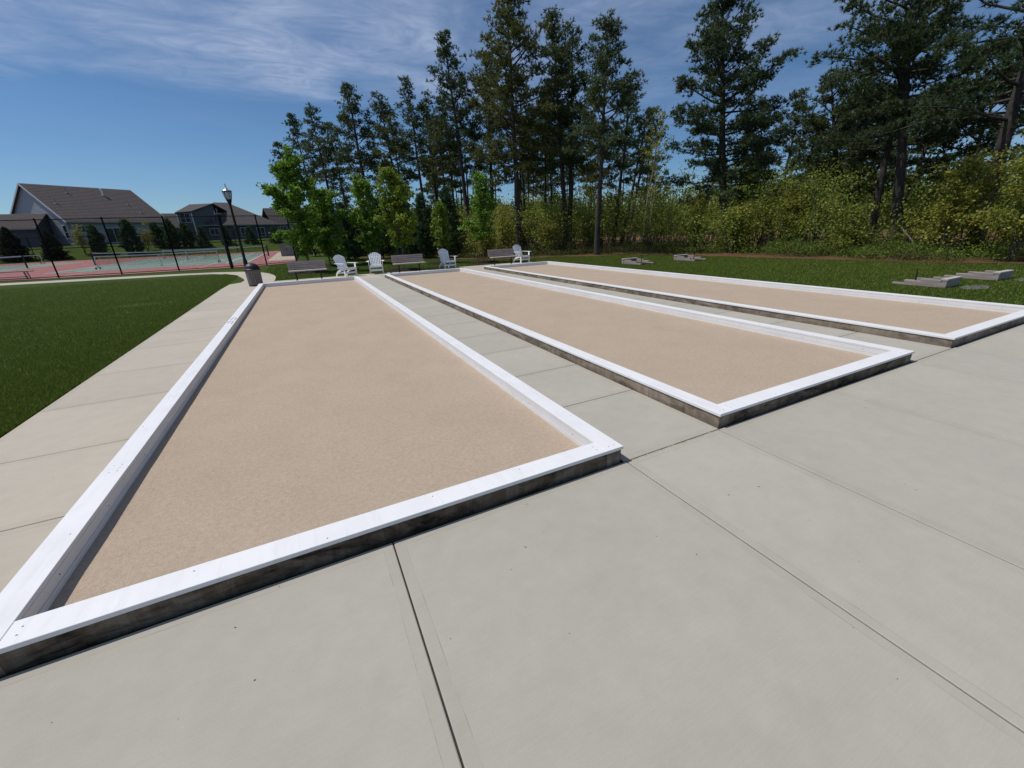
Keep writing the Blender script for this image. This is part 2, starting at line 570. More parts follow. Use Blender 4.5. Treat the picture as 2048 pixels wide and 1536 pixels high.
M['pvc'] = m_pvc()
M['pane'] = m_glass('window_pane', (0.03, 0.04, 0.05))
m_, n_, l_, p_ = new_mat('lantern_glass')
p_.inputs['Base Color'].default_value = (0.62, 0.63, 0.64, 1)
p_.inputs['Roughness'].default_value = 0.25
p_.inputs['Transmission Weight'].default_value = 0.45
M['lantern'] = m_


# ------------------------------------------------------------------ ground and terrain
def smooth(t):
    t = np.clip(t, 0, 1)
    return t * t * (3 - 2 * t)


def tz(x, y):
    return 1.8 * smooth((np.asarray(y, float) - 73) / 10) * smooth((8 - np.asarray(x, float)) / 8)


gx = np.concatenate([np.linspace(-900, -120, 14), np.linspace(-100, 100, 101), np.linspace(120, 900, 14)])
gy = np.concatenate([np.linspace(-200, -20, 8), np.linspace(-10, 130, 94), np.linspace(150, 1500, 20)])
GX, GY = np.meshgrid(gx, gy)
GZ = tz(GX, GY) - 0.018
nx, ny = len(gx), len(gy)
gv = np.stack([GX, GY, GZ], -1).reshape(-1, 3)
gf = [(j * nx + i, j * nx + i + 1, (j + 1) * nx + i + 1, (j + 1) * nx + i) for j in range(ny - 1) for i in range(nx - 1)]
b = MB()
b.add(gv.tolist(), gf)
struct(b.build('ground', M['grass'], smooth=True))

X = [-1.630, 1.914, 2.995, 6.485, 7.581, 11.146]
Y0, Y1, YW = 2.045, 18.217, 20.40


def slabs(name, rects, mats, zt=0.0, filler=None):
    """concrete panels with open joints, a trowelled margin round each"""
    b = MB()
    g = 0.0042
    for (x0, x1, y0, y1) in rects:
        x0, x1, y0, y1 = x0 + g, x1 - g, y0 + g, y1 - g
        e = [0.004, 0.055, 0.058]
        rings = [(x0, x1, y0, y1, zt - 0.010), (x0, x1, y0, y1, zt - 0.003)]
        z = [zt, zt, zt]
        for k, ee in enumerate(e):
            rings.append((x0 + ee, x1 - ee, y0 + ee, y1 - ee, z[k]))
        vs = []
        for (a0, a1, c0, c1, zz_) in rings:
            vs += [(a0, c0, zz_), (a1, c0, zz_), (a1, c1, zz_), (a0, c1, zz_)]
        o = len(b.v)
        b.v += vs
        for k in range(len(rings) - 1):
            mi = (1, 1, 1, 2)[k]
            for q in range(4):
                b.f.append((o + k * 4 + q, o + k * 4 + (q + 1) % 4, o + (k + 1) * 4 + (q + 1) % 4, o + (k + 1) * 4 + q))
                b.m.append(mi)
        k = len(rings) - 1
        b.f.append(tuple(o + k * 4 + q for q in range(4)))
        b.m.append(0)
        b.add([(x0 - g, y0 - g, zt - 0.0095), (x1 + g, y0 - g, zt - 0.0095), (x1 + g, y1 + g, zt - 0.0095), (x0 - g, y1 + g, zt - 0.0095)], [(0, 1, 2, 3)], 3)
    return struct(b.build(name, mats))


pm = [M['patio'], M['patio_edge'], M['line'], M['joint']]
xs = [-7.0, -5.0, -2.95, -1.63, 0.16, 1.935, 2.97, 4.72, 6.47, 7.60, 9.4, 11.15, 13.2]
ys = [-5.0, -1.35, 2.032]
rects = [(xs[i], xs[i + 1], ys[j], ys[j + 1]) for i in range(len(xs) - 1) for j in range(2) if xs[i] > -3 or j == 0]
rects = [r for r in rects if not (r[0] == -1.63)] + [(-1.63, 0.16, ys[0], ys[1]), (-1.63, 0.16, ys[1], ys[2])]
slabs('patio', rects, pm)
jy = [2.032, 3.12, 4.18, 5.29, 6.38, 7.50, 8.59, 9.74, 10.85, 11.92, 13.0, 14.1, 15.2, 16.3, 17.35, 18.25]
slabs('walkway', [(X[1] + 0.005, X[2] - 0.005, jy[i], jy[i + 1]) for i in range(len(jy) - 1)], pm)
slabs('walkway', [(X[3] + 0.005, X[4] - 0.005, jy[i], jy[i + 1]) for i in range(len(jy) - 1)], pm)
wmats = [M['walk'], M['walk_edge'], M['line'], M['joint']]
jl = [2.032, 3.37, 4.61, 6.0, 7.38, 8.95, 10.3, 11.7, 13.1, 14.5, 15.9, 17.2, 18.4]
slabs('sidewalk', [(-2.935, X[0] - 0.004, jl[i], jl[i + 1]) for i in range(len(jl) - 1)], wmats)
bx = [-1.24, 0.4, 1.9, 3.0, 4.7, 6.5, 7.6, 9.4, 11.3]
slabs('sidewalk', [(bx[i], bx[i + 1], 18.25, YW) for i in range(len(bx) - 1)], wmats)
# curving path that crosses the lawn towards the left
near = [(-2.935, 18.4), (-2.87, 20.41), (-2.52, 20.96), (-2.47, 22.0), (-2.67, 23.2), (-3.12, 25.37), (-3.73, 26.78), (-4.53, 27.91), (-5.73, 28.41), (-7.9, 28.7), (-10.5, 29.3), (-13.8, 30.0), (-22, 31.6), (-40, 35)]
far_ = [(-1.24, 18.4), (-1.24, 20.93), (-1.25, 21.9), (-1.27, 22.74), (-1.44, 24.15), (-1.75, 25.5), (-2.25, 26.9), (-3.22, 28.2), (-4.5, 29.2), (-6.42, 29.9), (-9.0, 30.6), (-12.48, 31.38), (-21.5, 33.2), (-40, 37)]
b = MB()
for i in range(len(near) - 1):
    a0, a1, c0, c1 = near[i], near[i + 1], far_[i], far_[i + 1]
    b.add([(*a0, -0.001), (*c0, -0.001), (*c1, -0.001), (*a1, -0.001)], [(0, 3, 2, 1)])
    b.add([(*a0, -0.001), (*a1, -0.001), (*a1, -0.06), (*a0, -0.06)], [(0, 1, 2, 3)])
struct(b.build('path', M['walk']))
# pollen that has gathered in the joint between the first two courts
b = MB()
r_ = random.Random(3)
x_ = 1.97
while x_ < 2.98:
    w_ = r_.uniform(0.02, 0.07)
    yy = 2.022 + r_.uniform(-0.004, 0.004) - r_.choice((0, 0.004))
    h_ = r_.uniform(0.002, 0.0055)
    if r_.random() < 0.85:
        b.add([(x_, yy - h_, 0.0012), (x_ + w_, yy - h_ * 0.7, 0.0012), (x_ + w_, yy + h_, 0.0012), (x_, yy + h_ * 0.6, 0.0012)], [(0, 1, 2, 3)])
    x_ += w_ * 0.9
tag(b.build('pollen', M['pollen']), 'yellow pollen caught in the concrete joint between the first two courts', 'pollen', kind='stuff')


# sheets on the ground
def sheet(name, polys, mats, z=None):
    b = MB()
    for poly, mi, zz_ in polys:
        b.add([(p[0], p[1], zz_) for p in poly], [tuple(range(len(poly)))], mi)
    return struct(b.build(name, mats))


def rect(x0, x1, y0, y1):
    return [(x0, y0), (x1, y0), (x1, y1), (x0, y1)]


fp = [(-70, 45.5), (-40, 39.5), (-16, 34.35), (-13, 33.75), (-10, 33.4), (-7, 33.3), (-4, 33.4), (-2.27, 33.9), (-0.40, 35.4), (-0.15, 71), (-12, 72.3), (-24, 73), (-48, 76), (-70, 79)]
polys = [(fp, 0, -0.006)]
polys += [(rect(-16.05, -4.0, 40, 64), 1, -0.002), (rect(-34.2, -22.2, 40.6, 64.6), 1, -0.002), (rect(-2.6, -0.45, 40, 64), 3, -0.002)]
lw = 0.055
for (cx0, cx1, ya) in ((-16.05, -4.0, 40), (-34.2, -22.2, 40.6)):
    yb = ya + 24
    for x_ in (cx0, cx0 + 1.6, cx1 - 1.5, cx1):
        polys.append((rect(x_ - lw, x_ + lw, ya, yb), 2, 0.002))
    xm = (cx0 + cx1) / 2
    polys.append((rect(xm - lw, xm + lw, ya + 5.5, yb - 5.5), 2, 0.003))
    for y_ in (ya, ya + 5.5, yb - 5.5, yb):
        polys.append((rect(cx0, cx1, y_ - lw, y_ + lw), 2, 0.004))
    for x_ in (cx0 + 2.6, cx1 - 2.4):
        polys.append((rect(x_ - 0.03, x_ + 0.03, ya - 5.6, ya + 7), 2, 0.005))
        polys.append((rect(x_ - 0.03, x_ + 0.03, ya + 14, ya + 26), 2, 0.005))
    for y_ in (ya - 2.6, ya + 1.3, ya + 22):
        polys.append((rect(cx0 + 2.6, cx1 - 2.4, y_ - 0.03, y_ + 0.03), 2, 0.006))
sheet('court_surface', polys, [M['red'], M['green'], M['white_line'], M['pad']])

# strip of fallen pine needles and leaves at the wood's edge, and the forest floor behind it
edge_pts = [(26, -30), (24.5, -10), (22.6, 0), (21.7, 5), (20.7, 6.8), (20.2, 10), (19.7, 13.2), (19.2, 17), (18.4, 20.0), (16.6, 20.6), (14.4, 22.5), (12.2, 23.2), (10.8, 24.0), (9.4, 26.0), (8.5, 28.5), (7.2, 31.8), (5.2, 35.5), (3.4, 39), (2.2, 45), (1.4, 55), (-1, 72)]
r_ = random.Random(5)
dense = []
for i in range(len(edge_pts) - 1):
    (ax, ay), (bx_, by_) = edge_pts[i], edge_pts[i + 1]
    k = max(2, int(math.hypot(bx_ - ax, by_ - ay) / 0.5))
    for q in range(k):
        t = q / k
        dense.append((ax + (bx_ - ax) * t + r_.uniform(-0.14, 0.14), ay + (by_ - ay) * t + r_.uniform(-0.14, 0.14)))
b = MB()
for i in range(len(dense) - 1):
    p, q = dense[i], dense[i + 1]
    b.add([(*p, -0.004), (p[0] + 60, p[1] + (8 if p[1] < 20 else 40), -0.004), (q[0] + 60, q[1] + (8 if q[1] < 20 else 40), -0.004), (*q, -0.004)], [(0, 1, 2, 3)])
struct(b.build('forest_floor', M['needle_floor']))


# ------------------------------------------------------------------ bocce courts
_sb = MB()
_sb.tube([(0, 0, -0.0015), (0, 0, 0.0005)], 0.0043, 8)
_screw = _sb.build('screw', M['ink'])
SCREW_ME = _screw.data
bpy.data.objects.remove(_screw)


def screw(parent, loc, nrm):
    o = bpy.data.objects.new('screw', SCREW_ME)
    COL.objects.link(o)
    o.parent = parent
    o.location = loc
    o.rotation_euler = Vector(nrm).to_track_quat('Z', 'Y').to_euler()
    return o


def bocce(x0, x1, label, seams, wallcuts, zoff=0.0):
    root = empty('bocce_court', ((x0 + x1) / 2, Y0, 0))
    tag(root, label, 'bocce court', 'bocce courts side by side')
    cx_, rs = (x0 + x1) / 2, random.Random(int(x0 * 100))

    def L(v):
        return v
    T = Matrix.Translation((-cx_, -Y0, 0))

    def fin(o):
        o.data.transform(T)
        return o
    # playing surface
    W = 0.1475
    sx = np.linspace(x0 + W, x1 - W, 60)
    sy = np.linspace(Y0 + W, Y1 - W, 220)
    b = MB()
    rg = np.random.default_rng(int(abs(x0) * 10) + 1)
    zz_ = rg.normal(0, 0.0012, (len(sy), len(sx)))
    for _ in range(3):
        zz_ = (zz_ + np.roll(zz_, 1, 0) + np.roll(zz_, 1, 1) + np.roll(zz_, -1, 0) + np.roll(zz_, -1, 1)) / 5
    ex = np.minimum(sx - sx[0], sx[-1] - sx)
    zz_ = zz_ * 3 + 0.006 * np.exp(-ex / 0.08)[None, :] + 0.002
    A, B_ = np.meshgrid(sx, sy)
    vs = np.stack([A, B_, zz_], -1).reshape(-1, 3).tolist()
    nn = len(sx)
    b.add(vs, [(j * nn + i, j * nn + i + 1, (j + 1) * nn + i + 1, (j + 1) * nn + i) for j in range(len(sy) - 1) for i in range(nn - 1)])
    fin(b.build('playing_surface', M['sand'], root, True))
    # concrete curb, four runs, subdivided so that the edges can be slightly uneven
    o_ = 0.012
    th = 0.1325

    def curb(a, c, axis, cuts, mt='curb'):
        pts = [a] + cuts + [c]
        b = MB()
        for i in range(len(pts) - 1):
            s0, s1 = pts[i] + (0.002 if i else 0), pts[i + 1] - (0.002 if i < len(pts) - 2 else 0)
            k = max(2, int((s1 - s0) / 0.12))
            secs = []
            for q in range(k + 1):
                s = s0 + (s1 - s0) * q / k
                j = lambda a_=0.0015: rs.uniform(-a_, a_)
                secs.append((s, j(), j(), j(), j()))
            o = len(b.v)
            for (s, j1, j2, j3, j4) in secs:
                prof = [(0 + j1, -0.05), (0 + j2, 0.100), (0.004, 0.1055), (th - 0.004, 0.1055), (th, 0.100), (th, -0.05)]
                for (t, z) in prof:
                    b.v.append(axis(s, t, z))
            for q in range(k):
                for w in range(5):
                    b.f.append((o + q * 6 + w, o + (q + 1) * 6 + w, o + (q + 1) * 6 + w + 1, o + q * 6 + w + 1))
                    b.m.append(0)
            b.f.append(tuple(o + w for w in range(6)))
            b.f.append(tuple(o + k * 6 + w for w in range(6)))
            b.m += [0, 0]
        return fin(b.build('curb_wall', M[mt], root))
    curb(Y0 + o_, Y1 - o_, lambda s, t, z: (x0 + o_ + t, s, z), [4.9, 8.9, 13.0] if not wallcuts else wallcuts)
    curb(Y0 + o_, Y1 - o_, lambda s, t, z: (x1 - o_ - t, s, z), [5.5, 9.4, 13.6])
    curb(x0 + o_ + th + 0.001, x1 - o_ - th - 0.001, lambda s, t, z: (s, Y0 + o_ + t, z), [], 'curb_shaded_stained' if x0 < 5 else 'curb')
    curb(x0 + o_ + th + 0.001, x1 - o_ - th - 0.001, lambda s, t, z: (s, Y1 - o_ - t, z), [])
    # white boards on the inner faces: two courses, the lower a touch proud
    ib = 0.0125

    def inner(p, q, nrm, n_in):
        b = MB()
        px, py = -nrm[1], nrm[0]
        for (za, zb, pr_) in ((0.046, 0.104, 0.0), (-0.02, 0.0435, 0.0025)):
            t0, t1 = 0.001, ib + pr_
            c = [(p[0] + nrm[0] * t0, p[1] + nrm[1] * t0), (q[0] + nrm[0] * t0, q[1] + nrm[1] * t0),
                 (q[0] + nrm[0] * t1, q[1] + nrm[1] * t1), (p[0] + nrm[0] * t1, p[1] + nrm[1] * t1)]
            b.prism(c, za, zb)
        ob = fin(b.build('inner_board', M['pvc'], root))
        ln = math.hypot(q[0] - p[0], q[1] - p[1])
        k = int(ln / 0.6)
        for i in range(k):
            t = (i + 0.5 + rs.uniform(-0.1, 0.1)) / k
            c = Vector((p[0] + (q[0] - p[0]) * t + nrm[0] * (ib + 0.001), p[1] + (q[1] - p[1]) * t + nrm[1] * (ib + 0.001), rs.choice((0.07, 0.075))))
            screw(ob, c - Vector((cx_, Y0, 0)), (nrm[0], nrm[1], 0))
        return ob
    wi = o_ + th
    segs = [Y0 + wi] + [s + 0.35 for s in seams[1]] + [Y1 - wi]
    for i in range(len(segs) - 1):
        inner((x0 + wi, segs[i] + 0.001), (x0 + wi, segs[i + 1] - 0.001), (1, 0), 0)
        inner((x1 - wi, segs[i + 1] - 0.001), (x1 - wi, segs[i] + 0.001), (-1, 0), 0)
    inner((x0 + wi + ib + 0.003, Y0 + wi), (x1 - wi - ib - 0.003, Y0 + wi), (0, 1), 0)
    inner((x0 + wi + ib + 0.003, Y1 - wi), (x1 - wi - ib - 0.003, Y1 - wi), (0, -1), 0)
    # cap boards with butt joints
    cw, z0, z1 = 0.158, 0.1065, 0.132

    def cap(ax0, ax1, ay0, ay1, along):
        b = MB()
        ox, oy = rs.uniform(-0.0015, 0.0015), rs.uniform(-0.0005, 0.0005)
        dz = rs.uniform(-0.0008, 0.0008)
        if along == 'y':
            b.box(ax0 + ox, ax1 + ox, ay0, ay1, z0, z1 + dz, 0, 0.002)
        else:
            b.box(ax0, ax1, ay0 + oy, ay1 + oy, z0, z1 + dz, 0, 0.002)
        ob = fin(b.build('cap_board', M['pvc'], root))
        ln = (ay1 - ay0) if along == 'y' else (ax1 - ax0)
        k = max(1, int(ln / 0.62))
        for i in range(k + 1):
            t = 0.05 + (ln - 0.1) * i / k
            for side in ((0.35, 0.65) if i in (0, k) else (rs.choice((0.22, 0.72)),)):
                px = ax0 + (ax1 - ax0) * side if along == 'y' else ax0 + t
                py = ay0 + t if along == 'y' else ay0 + (ay1 - ay0) * side
                screw(ob, (px - cx_, py - Y0, z1 + dz), (0, 0, 1))
        return ob
    for side, sm in ((0, seams[0]), (1, seams[1])):
        pts = [Y0] + sm + [Y1]
        for i in range(len(pts) - 1):
            a, c = pts[i] + (0.0012 if i else 0), pts[i + 1] - (0.0012 if i < len(pts) - 2 else 0)
            if side == 0:
                cap(x0, x0 + cw, a, c, 'y')
            else:
                cap(x1 - cw, x1, a, c, 'y')
    for (ya, yb) in ((Y0, Y0 + cw), (Y1 - cw, Y1)):
        xm = x0 + (x1 - x0) * rs.uniform(0.45, 0.6)
        if ya == Y0:
            cap(x0 + cw + 0.0012, x1 - cw - 0.0012, ya, yb, 'x')
        else:
            cap(x0 + cw + 0.0012, xm, ya, yb, 'x')
            cap(xm + 0.002, x1 - cw - 0.0012, ya, yb, 'x')
    return root


c1 = bocce(X[0], X[1], 'nearest white-railed bocce court of tan crushed stone, beside the sidewalk at left',
           ([3.68, 5.32, 7.1, 9.35, 12.0, 14.8], [3.92, 5.53, 7.9, 9.8, 12.6, 15.4]), None)
c2 = bocce(X[2], X[3], 'middle white-railed bocce court of tan crushed stone, between the two walkways',
           ([3.92, 5.9, 7.95, 10.4, 12.8, 15.3], [3.9, 5.33, 8.47, 11.0, 14.86]), [2.9, 6.9, 11.0])
c3 = bocce(X[4], X[5], 'farthest white-railed bocce court of tan crushed stone, beside the right lawn',
           ([3.42, 6.91, 9.3, 11.8, 14.2, 16.66], [3.3, 5.39, 8.48, 11.3, 14.0]), [5.2, 8.6, 12.5])
# hand-drawn pen marks on the left cap of the first court
b = MB()
for k, (ox, oy) in enumerate(((0.0, 0.0), (0.012, 0.42))):
    pts = []
    for i in range(11):
        t = math.pi * (1.12 - 1.3 * i / 10)
        pts.append((-1.555 + ox + 0.045 * math.cos(t), 9.85 + oy + 0.16 * math.sin(t), 0.1332))
    pts.append((pts[-1][0] - 0.018, pts[-1][1] - 0.04, 0.1332))
    b.tube([(p[0] + 0.0, p[1] - Y0 + Y0, p[2]) for p in pts], 0.0045, 5)
o = b.build('pen_mark', M['ink'], c1)
o.data.transform(Matrix.Translation((-(X[0] + X[1]) / 2, -Y0, 0)))
o['label'] = 'two hook-shaped strokes hand-drawn in grey pen on the left cap board'

# leaf litter: crumbs on the patio and along the rails
rg = np.random.default_rng(11)
pts = []
for i in range(210):
    x_, y_ = rg.uniform(-2.8, 12), rg.uniform(-0.5, 2.0)
    if i > 120:
        x_ = rg.uniform(-2.8, 8)
        y_ = rg.uniform(2, 18)
    zz_ = 0.0025
    for a in (0, 2, 4):
        if X[a] - 0.02 < x_ < X[a + 1] + 0.02 and y_ > Y0 - 0.05:
            zz_ = 0.0065
            if x_ < X[a] + 0.17 or x_ > X[a + 1] - 0.17 or y_ < Y0 + 0.17:
                zz_ = 0.134 if rg.random() < 0.15 else None
            break
    if zz_ is None:
        continue
    pts.append((x_, y_, zz_))
for k in range(420):   # more litter in the angle between sand and boards
    a = int(rg.integers(0, 3)) * 2
    side = rg.random() < 0.5
    d_ = 0.155 + abs(rg.normal(0, 0.08))
    x_ = X[a] + d_ if side else X[a + 1] - d_
    pts.append((x_, rg.uniform(2.25, 14), 0.0085))
pts = np.array(pts)
n = len(pts)
an = rg.uniform(0, 6.28, n)
ln = rg.choice([0.003, 0.0045, 0.009, 0.022], n, p=[0.5, 0.35, 0.12, 0.03]) * rg.uniform(0.6, 1.2, n)
wd = np.minimum(ln * 0.5, 0.0028)
dx, dy = np.cos(an), np.sin(an)
V = np.zeros((n, 4, 3))
for k, (a, c) in enumerate(((-1, 0), (0, -1), (1, 0), (0, 1))):
    V[:, k, 0] = pts[:, 0] + dx * ln * a - dy * wd * c
    V[:, k, 1] = pts[:, 1] + dy * ln * a + dx * wd * c
    V[:, k, 2] = pts[:, 2] + (k == 2) * 0.003
tag(np_mesh('leaf_litter', V, 4, M['debris']), 'small dry leaf crumbs and twigs scattered over the concrete and sand', 'leaf litter', kind='stuff')


# ------------------------------------------------------------------ benches and chairs
def make_bench():
    root = empty('park_bench', (0, 0, 0))
    Lh = 0.72
    for k in range(4):
        b = MB()
        z = 0.50 + k * 0.083
        y = 0.14 + k * 0.024
        b.bar((-Lh, y, z), (Lh, y, z), 0.035, 0.066, (0, 0.28, 1))
        b.build('back_plank', M['slat'], root)
    for k in range(4):
        b = MB()
        b.bar((-Lh, -0.30 + k * 0.105, 0.42), (Lh, -0.30 + k * 0.105, 0.42), 0.092, 0.04)
        b.build('seat_plank', M['slat_lit'] if k == 0 else M['slat'], root)
    for s in (-1, 1):
        b = MB()
        b.tube([(s * 0.47, -0.02, -0.02), (s * 0.47, -0.02, 0.38)], 0.03, 8)
        b.build('leg', M['black'], root)
        b = MB()
        b.bar((s * 0.47, -0.33, 0.39), (s * 0.47, 0.10, 0.38), 0.04, 0.02)
        b.bar((s * 0.47, 0.10, 0.38), (s * 0.47, 0.235, 0.79), 0.04, 0.02, (0, 1, 0))
        b.build('frame', M['black'], root)
    return root


bench = make_bench()
bpos = [(0.13, 19.45, math.radians(0.5), 'weathered slatted park bench behind the first court, near the trash bin'),
        (4.38, 19.5, math.radians(-1), 'weathered slatted park bench behind the middle court, between two white chairs'),
        (9.15, 19.4, math.radians(1), 'weathered slatted park bench behind the farthest court, beside the rightmost chair')]
for i, (x_, y_, rz, lb) in enumerate(bpos):
    o = bench if i == 0 else copy_tree(bench)
    o.location = (x_, y_, 0)
    o.rotation_euler = (0, 0, rz)
    tag(o, lb, 'bench', 'park benches behind the courts')


def make_chair():
    root = empty('adirondack_chair', (0, 0, 0))
    b = MB()
    tilt = Vector((0, 0.40, 0.92)).normalized()
    nrm = Vector((0, -0.92, 0.40)).normalized()
    for i in range(-3, 4):
        x0, x1 = i * 0.062, i * 0.083
        Lb = 0.72 - 0.012 * i * i
        w0, w1 = 0.045, 0.066
        base = Vector((x0, 0.14, 0.27))
        top = Vector((x1, 0.14, 0.27)) + tilt * Lb
        side = Vector((1, 0, 0))
        fr = []
        for (c, w) in ((base, w0), (base.lerp(top, 0.94), w1)):
            fr += [c - side * w / 2, c + side * w / 2]
        # rounded end leaning with the arch
        slope = -0.024 * i
        tl = top - side * w1 / 2 + tilt * (-slope * 0.5 - 0.012)
        tr = top + side * w1 / 2 + tilt * (slope * 0.5 - 0.012)
        ring = [fr[0], fr[1], fr[3], tr, top + tilt * 0.002, tl, fr[2]]
        o = len(b.v)
        for p in ring:
            b.v.append(tuple(p + nrm * 0.009))
        for p in ring:
            b.v.append(tuple(p - nrm * 0.009))
        k = len(ring)
        b.f.append(tuple(o + q for q in range(k)))
        b.f.append(tuple(o + k + q for q in range(k))[::-1])
        b.m += [0, 0]
        for q in range(k):
            b.f.append((o + q, o + k + q, o + k + (q + 1) % k, o + (q + 1) % k))
            b.m.append(0)
    for zt in (0.12, 0.52):
        c = Vector((0, 0.14, 0.27)) + tilt * zt - nrm * 0.022
        b.bar(c - Vector((0.26, 0, 0)), c + Vector((0.26, 0, 0)), 0.03, 0.06, tilt)
    b.build('backrest', M['white_pl'], root)
    b = MB()
    for k in range(6):
        t = k / 5
        y, z = -0.33 + 0.47 * t, 0.375 - 0.10 * t
        b.bar((-0.265, y, z), (0.265, y, z), 0.082, 0.02, (0, 0.2, 1))
    b.bar((-0.265, -0.375, 0.345), (0.265, -0.375, 0.345), 0.02, 0.075)
    b.build('seat', M['white_pl'], root)
    for s in (-1, 1):
        b = MB()
        b.prism([(s * 0.275, -0.40), (s * 0.285, 0.30), (s * 0.335, 0.30), (s * 0.40, -0.20), (s * 0.395, -0.40)][::s], 0.555, 0.577)
        b.bar((s * 0.305, -0.27, 0.545), (s * 0.305, -0.30, 0.41), 0.075, 0.02, (1, 0, 0), w2=0.02)
        b.build('armrest', M['white_pl'], root)
        b = MB()
        b.bar((s * 0.29, -0.31, 0.0), (s * 0.29, -0.30, 0.554), 0.022, 0.095, (0, 1, 0))
        b.build('leg', M['white_pl'], root)
        b = MB()
        path = [(s * 0.262, -0.30, 0.335), (s * 0.262, 0.0, 0.285), (s * 0.262, 0.20, 0.215), (s * 0.262, 0.33, 0.11), (s * 0.262, 0.38, 0.0)]
        for i in range(4):
            b.bar(path[i], path[i + 1], 0.022, 0.085)
        b.build('leg', M['white_pl'], root)
    b = MB()
    b.bar((-0.28, -0.29, 0.17), (0.28, -0.29, 0.17), 0.022, 0.07)
    b.bar((0, -0.29, 0.17), (0, 0.28, 0.15), 0.05, 0.022)
    b.bar((-0.26, 0.29, 0.15), (0.26, 0.29, 0.15), 0.022, 0.06)
    b.build('stretcher', M['white_pl'], root)
    return root


chair = make_chair()
for ch in chair.children:
    ch.scale = (1, 1, 1)
cpos = [(1.66, 19.95, math.radians(30), 'white fan-back garden chair turned sideways beside the bench behind the first court'),
        (3.02, 20.25, math.radians(-9), 'white fan-back garden chair facing the walkway between the first two courts'),
        (6.42, 20.1, math.radians(9), 'white fan-back garden chair facing the second walkway, right of the middle bench'),
        (10.62, 20.15, math.radians(12), 'rightmost white fan-back garden chair, past the last bench')]
for i, (x_, y_, rz, lb) in enumerate(cpos):
    o = chair if i == 0 else copy_tree(chair)
    o.location = (x_, y_, 0)
    o.rotation_euler = (0, 0, rz)
    tag(o, lb, 'chair', 'white garden chairs behind the courts')

# ------------------------------------------------------------------ trash bin
bn = empty('trash_bin', (-1.80, 18.95, 0))
tag(bn, 'round slatted wood trash bin with a black dome lid at the path corner', 'trash bin')
b = MB()
for k in range(22):
    t = 2 * math.pi * k / 22
    c = Vector((math.cos(t) * 0.235, math.sin(t) * 0.235, 0))
    b.bar(c + Vector((0, 0, 0.05)), c * 1.06 + Vector((0, 0, 0.60)), 0.022, 0.056, up=(-math.sin(t), math.cos(t), 0))
b.build('slats', M['binslat'], bn)
b = MB()
b.lathe([(0.0, 0.03), (0.19, 0.03), (0.205, 0.6), (0.21, 0.61)], 24)
b.lathe([(0.20, 0.0), (0.238, 0.0), (0.238, 0.05), (0.0, 0.05)], 24)
b.build('liner', M['black'], bn)
b = MB()
prof = [(0.20, 0.595), (0.285, 0.595), (0.285, 0.625), (0.262, 0.632)] + [(0.255 * math.cos(a), 0.632 + 0.225 * math.sin(a)) for a in [math.pi / 2 * q / 8 for q in range(9)]]
b.lathe(prof, 28)
b.build('dome_lid', M['black'], bn, True)

# ------------------------------------------------------------------ lamp post and pole
lp = empty('lamp_post', (-3.05, 29.45, 0))
tag(lp, 'black lamp post with a tapered glass lantern and silver finial by the path', 'lamp post')
b = MB()
b.lathe([(0.17, -0.02), (0.17, 0.06), (0.13, 0.10), (0.11, 0.5), (0.085, 0.62), (0.075, 0.7), (0.055, 3.55), (0.075, 3.58), (0.075, 3.64), (0.10, 3.70), (0.13, 3.80), (0.14, 3.84), (0.0, 3.84)], 16)
b.build('pole', M['black'], lp, True)
b = MB()
b.lathe([(0.0, 3.85), (0.13, 3.85), (0.17, 3.98), (0.205, 4.15), (0.215, 4.26), (0.0, 4.26)], 12)
b.build('lantern', M['lantern'], lp, True)
b = MB()
for k in range(6):
    t = math.pi * k / 3
    pts = [(math.cos(t) * r * 1.03, math.sin(t) * r * 1.03, z) for r, z in ((0.13, 3.84), (0.17, 3.98), (0.205, 4.15), (0.215, 4.26))]
    b.tube(pts, 0.009, 5)
b.lathe([(0.215, 4.245), (0.24, 4.245), (0.24, 4.29), (0.215, 4.29)], 20)
b.build('lantern_frame', M['black'], lp)
b = MB()
b.lathe([(0.235, 4.29), (0.19, 4.34), (0.12, 4.37), (0.075, 4.39), (0.085, 4.42), (0.055, 4.44), (0.035, 4.50), (0.045, 4.53), (0.02, 4.57)], 20)
b.build('lantern_cap', M['silver'], lp, True)
b = MB()
b.lathe([(0.02, 4.57), (0.028, 4.60), (0.0, 4.68)], 10)
b.build('finial', M['black'], lp, True)

up_ = empty('utility_pole', (-4.13, 32.0, 0))
tag(up_, 'thick black pole with thin crossed rods on top, standing in front of the court fence', 'pole')
b = MB()
b.tube([(0, 0, -0.02), (0, 0, 3.2)], [0.075, 0.065], 12)
b.build('post', M['black'], up_)
b = MB()
b.tube([(-0.18, 0, 3.24), (0.22, 0, 3.24)], 0.012, 5)
b.tube([(0.02, 0, 3.2), (0.03, 0, 3.55)], 0.012, 5)
b.tube([(-0.13, 0, 3.2), (-0.11, 0.1, 3.42)], 0.010, 5)
b.build('crossed_rods', M['grey_metal'], up_)


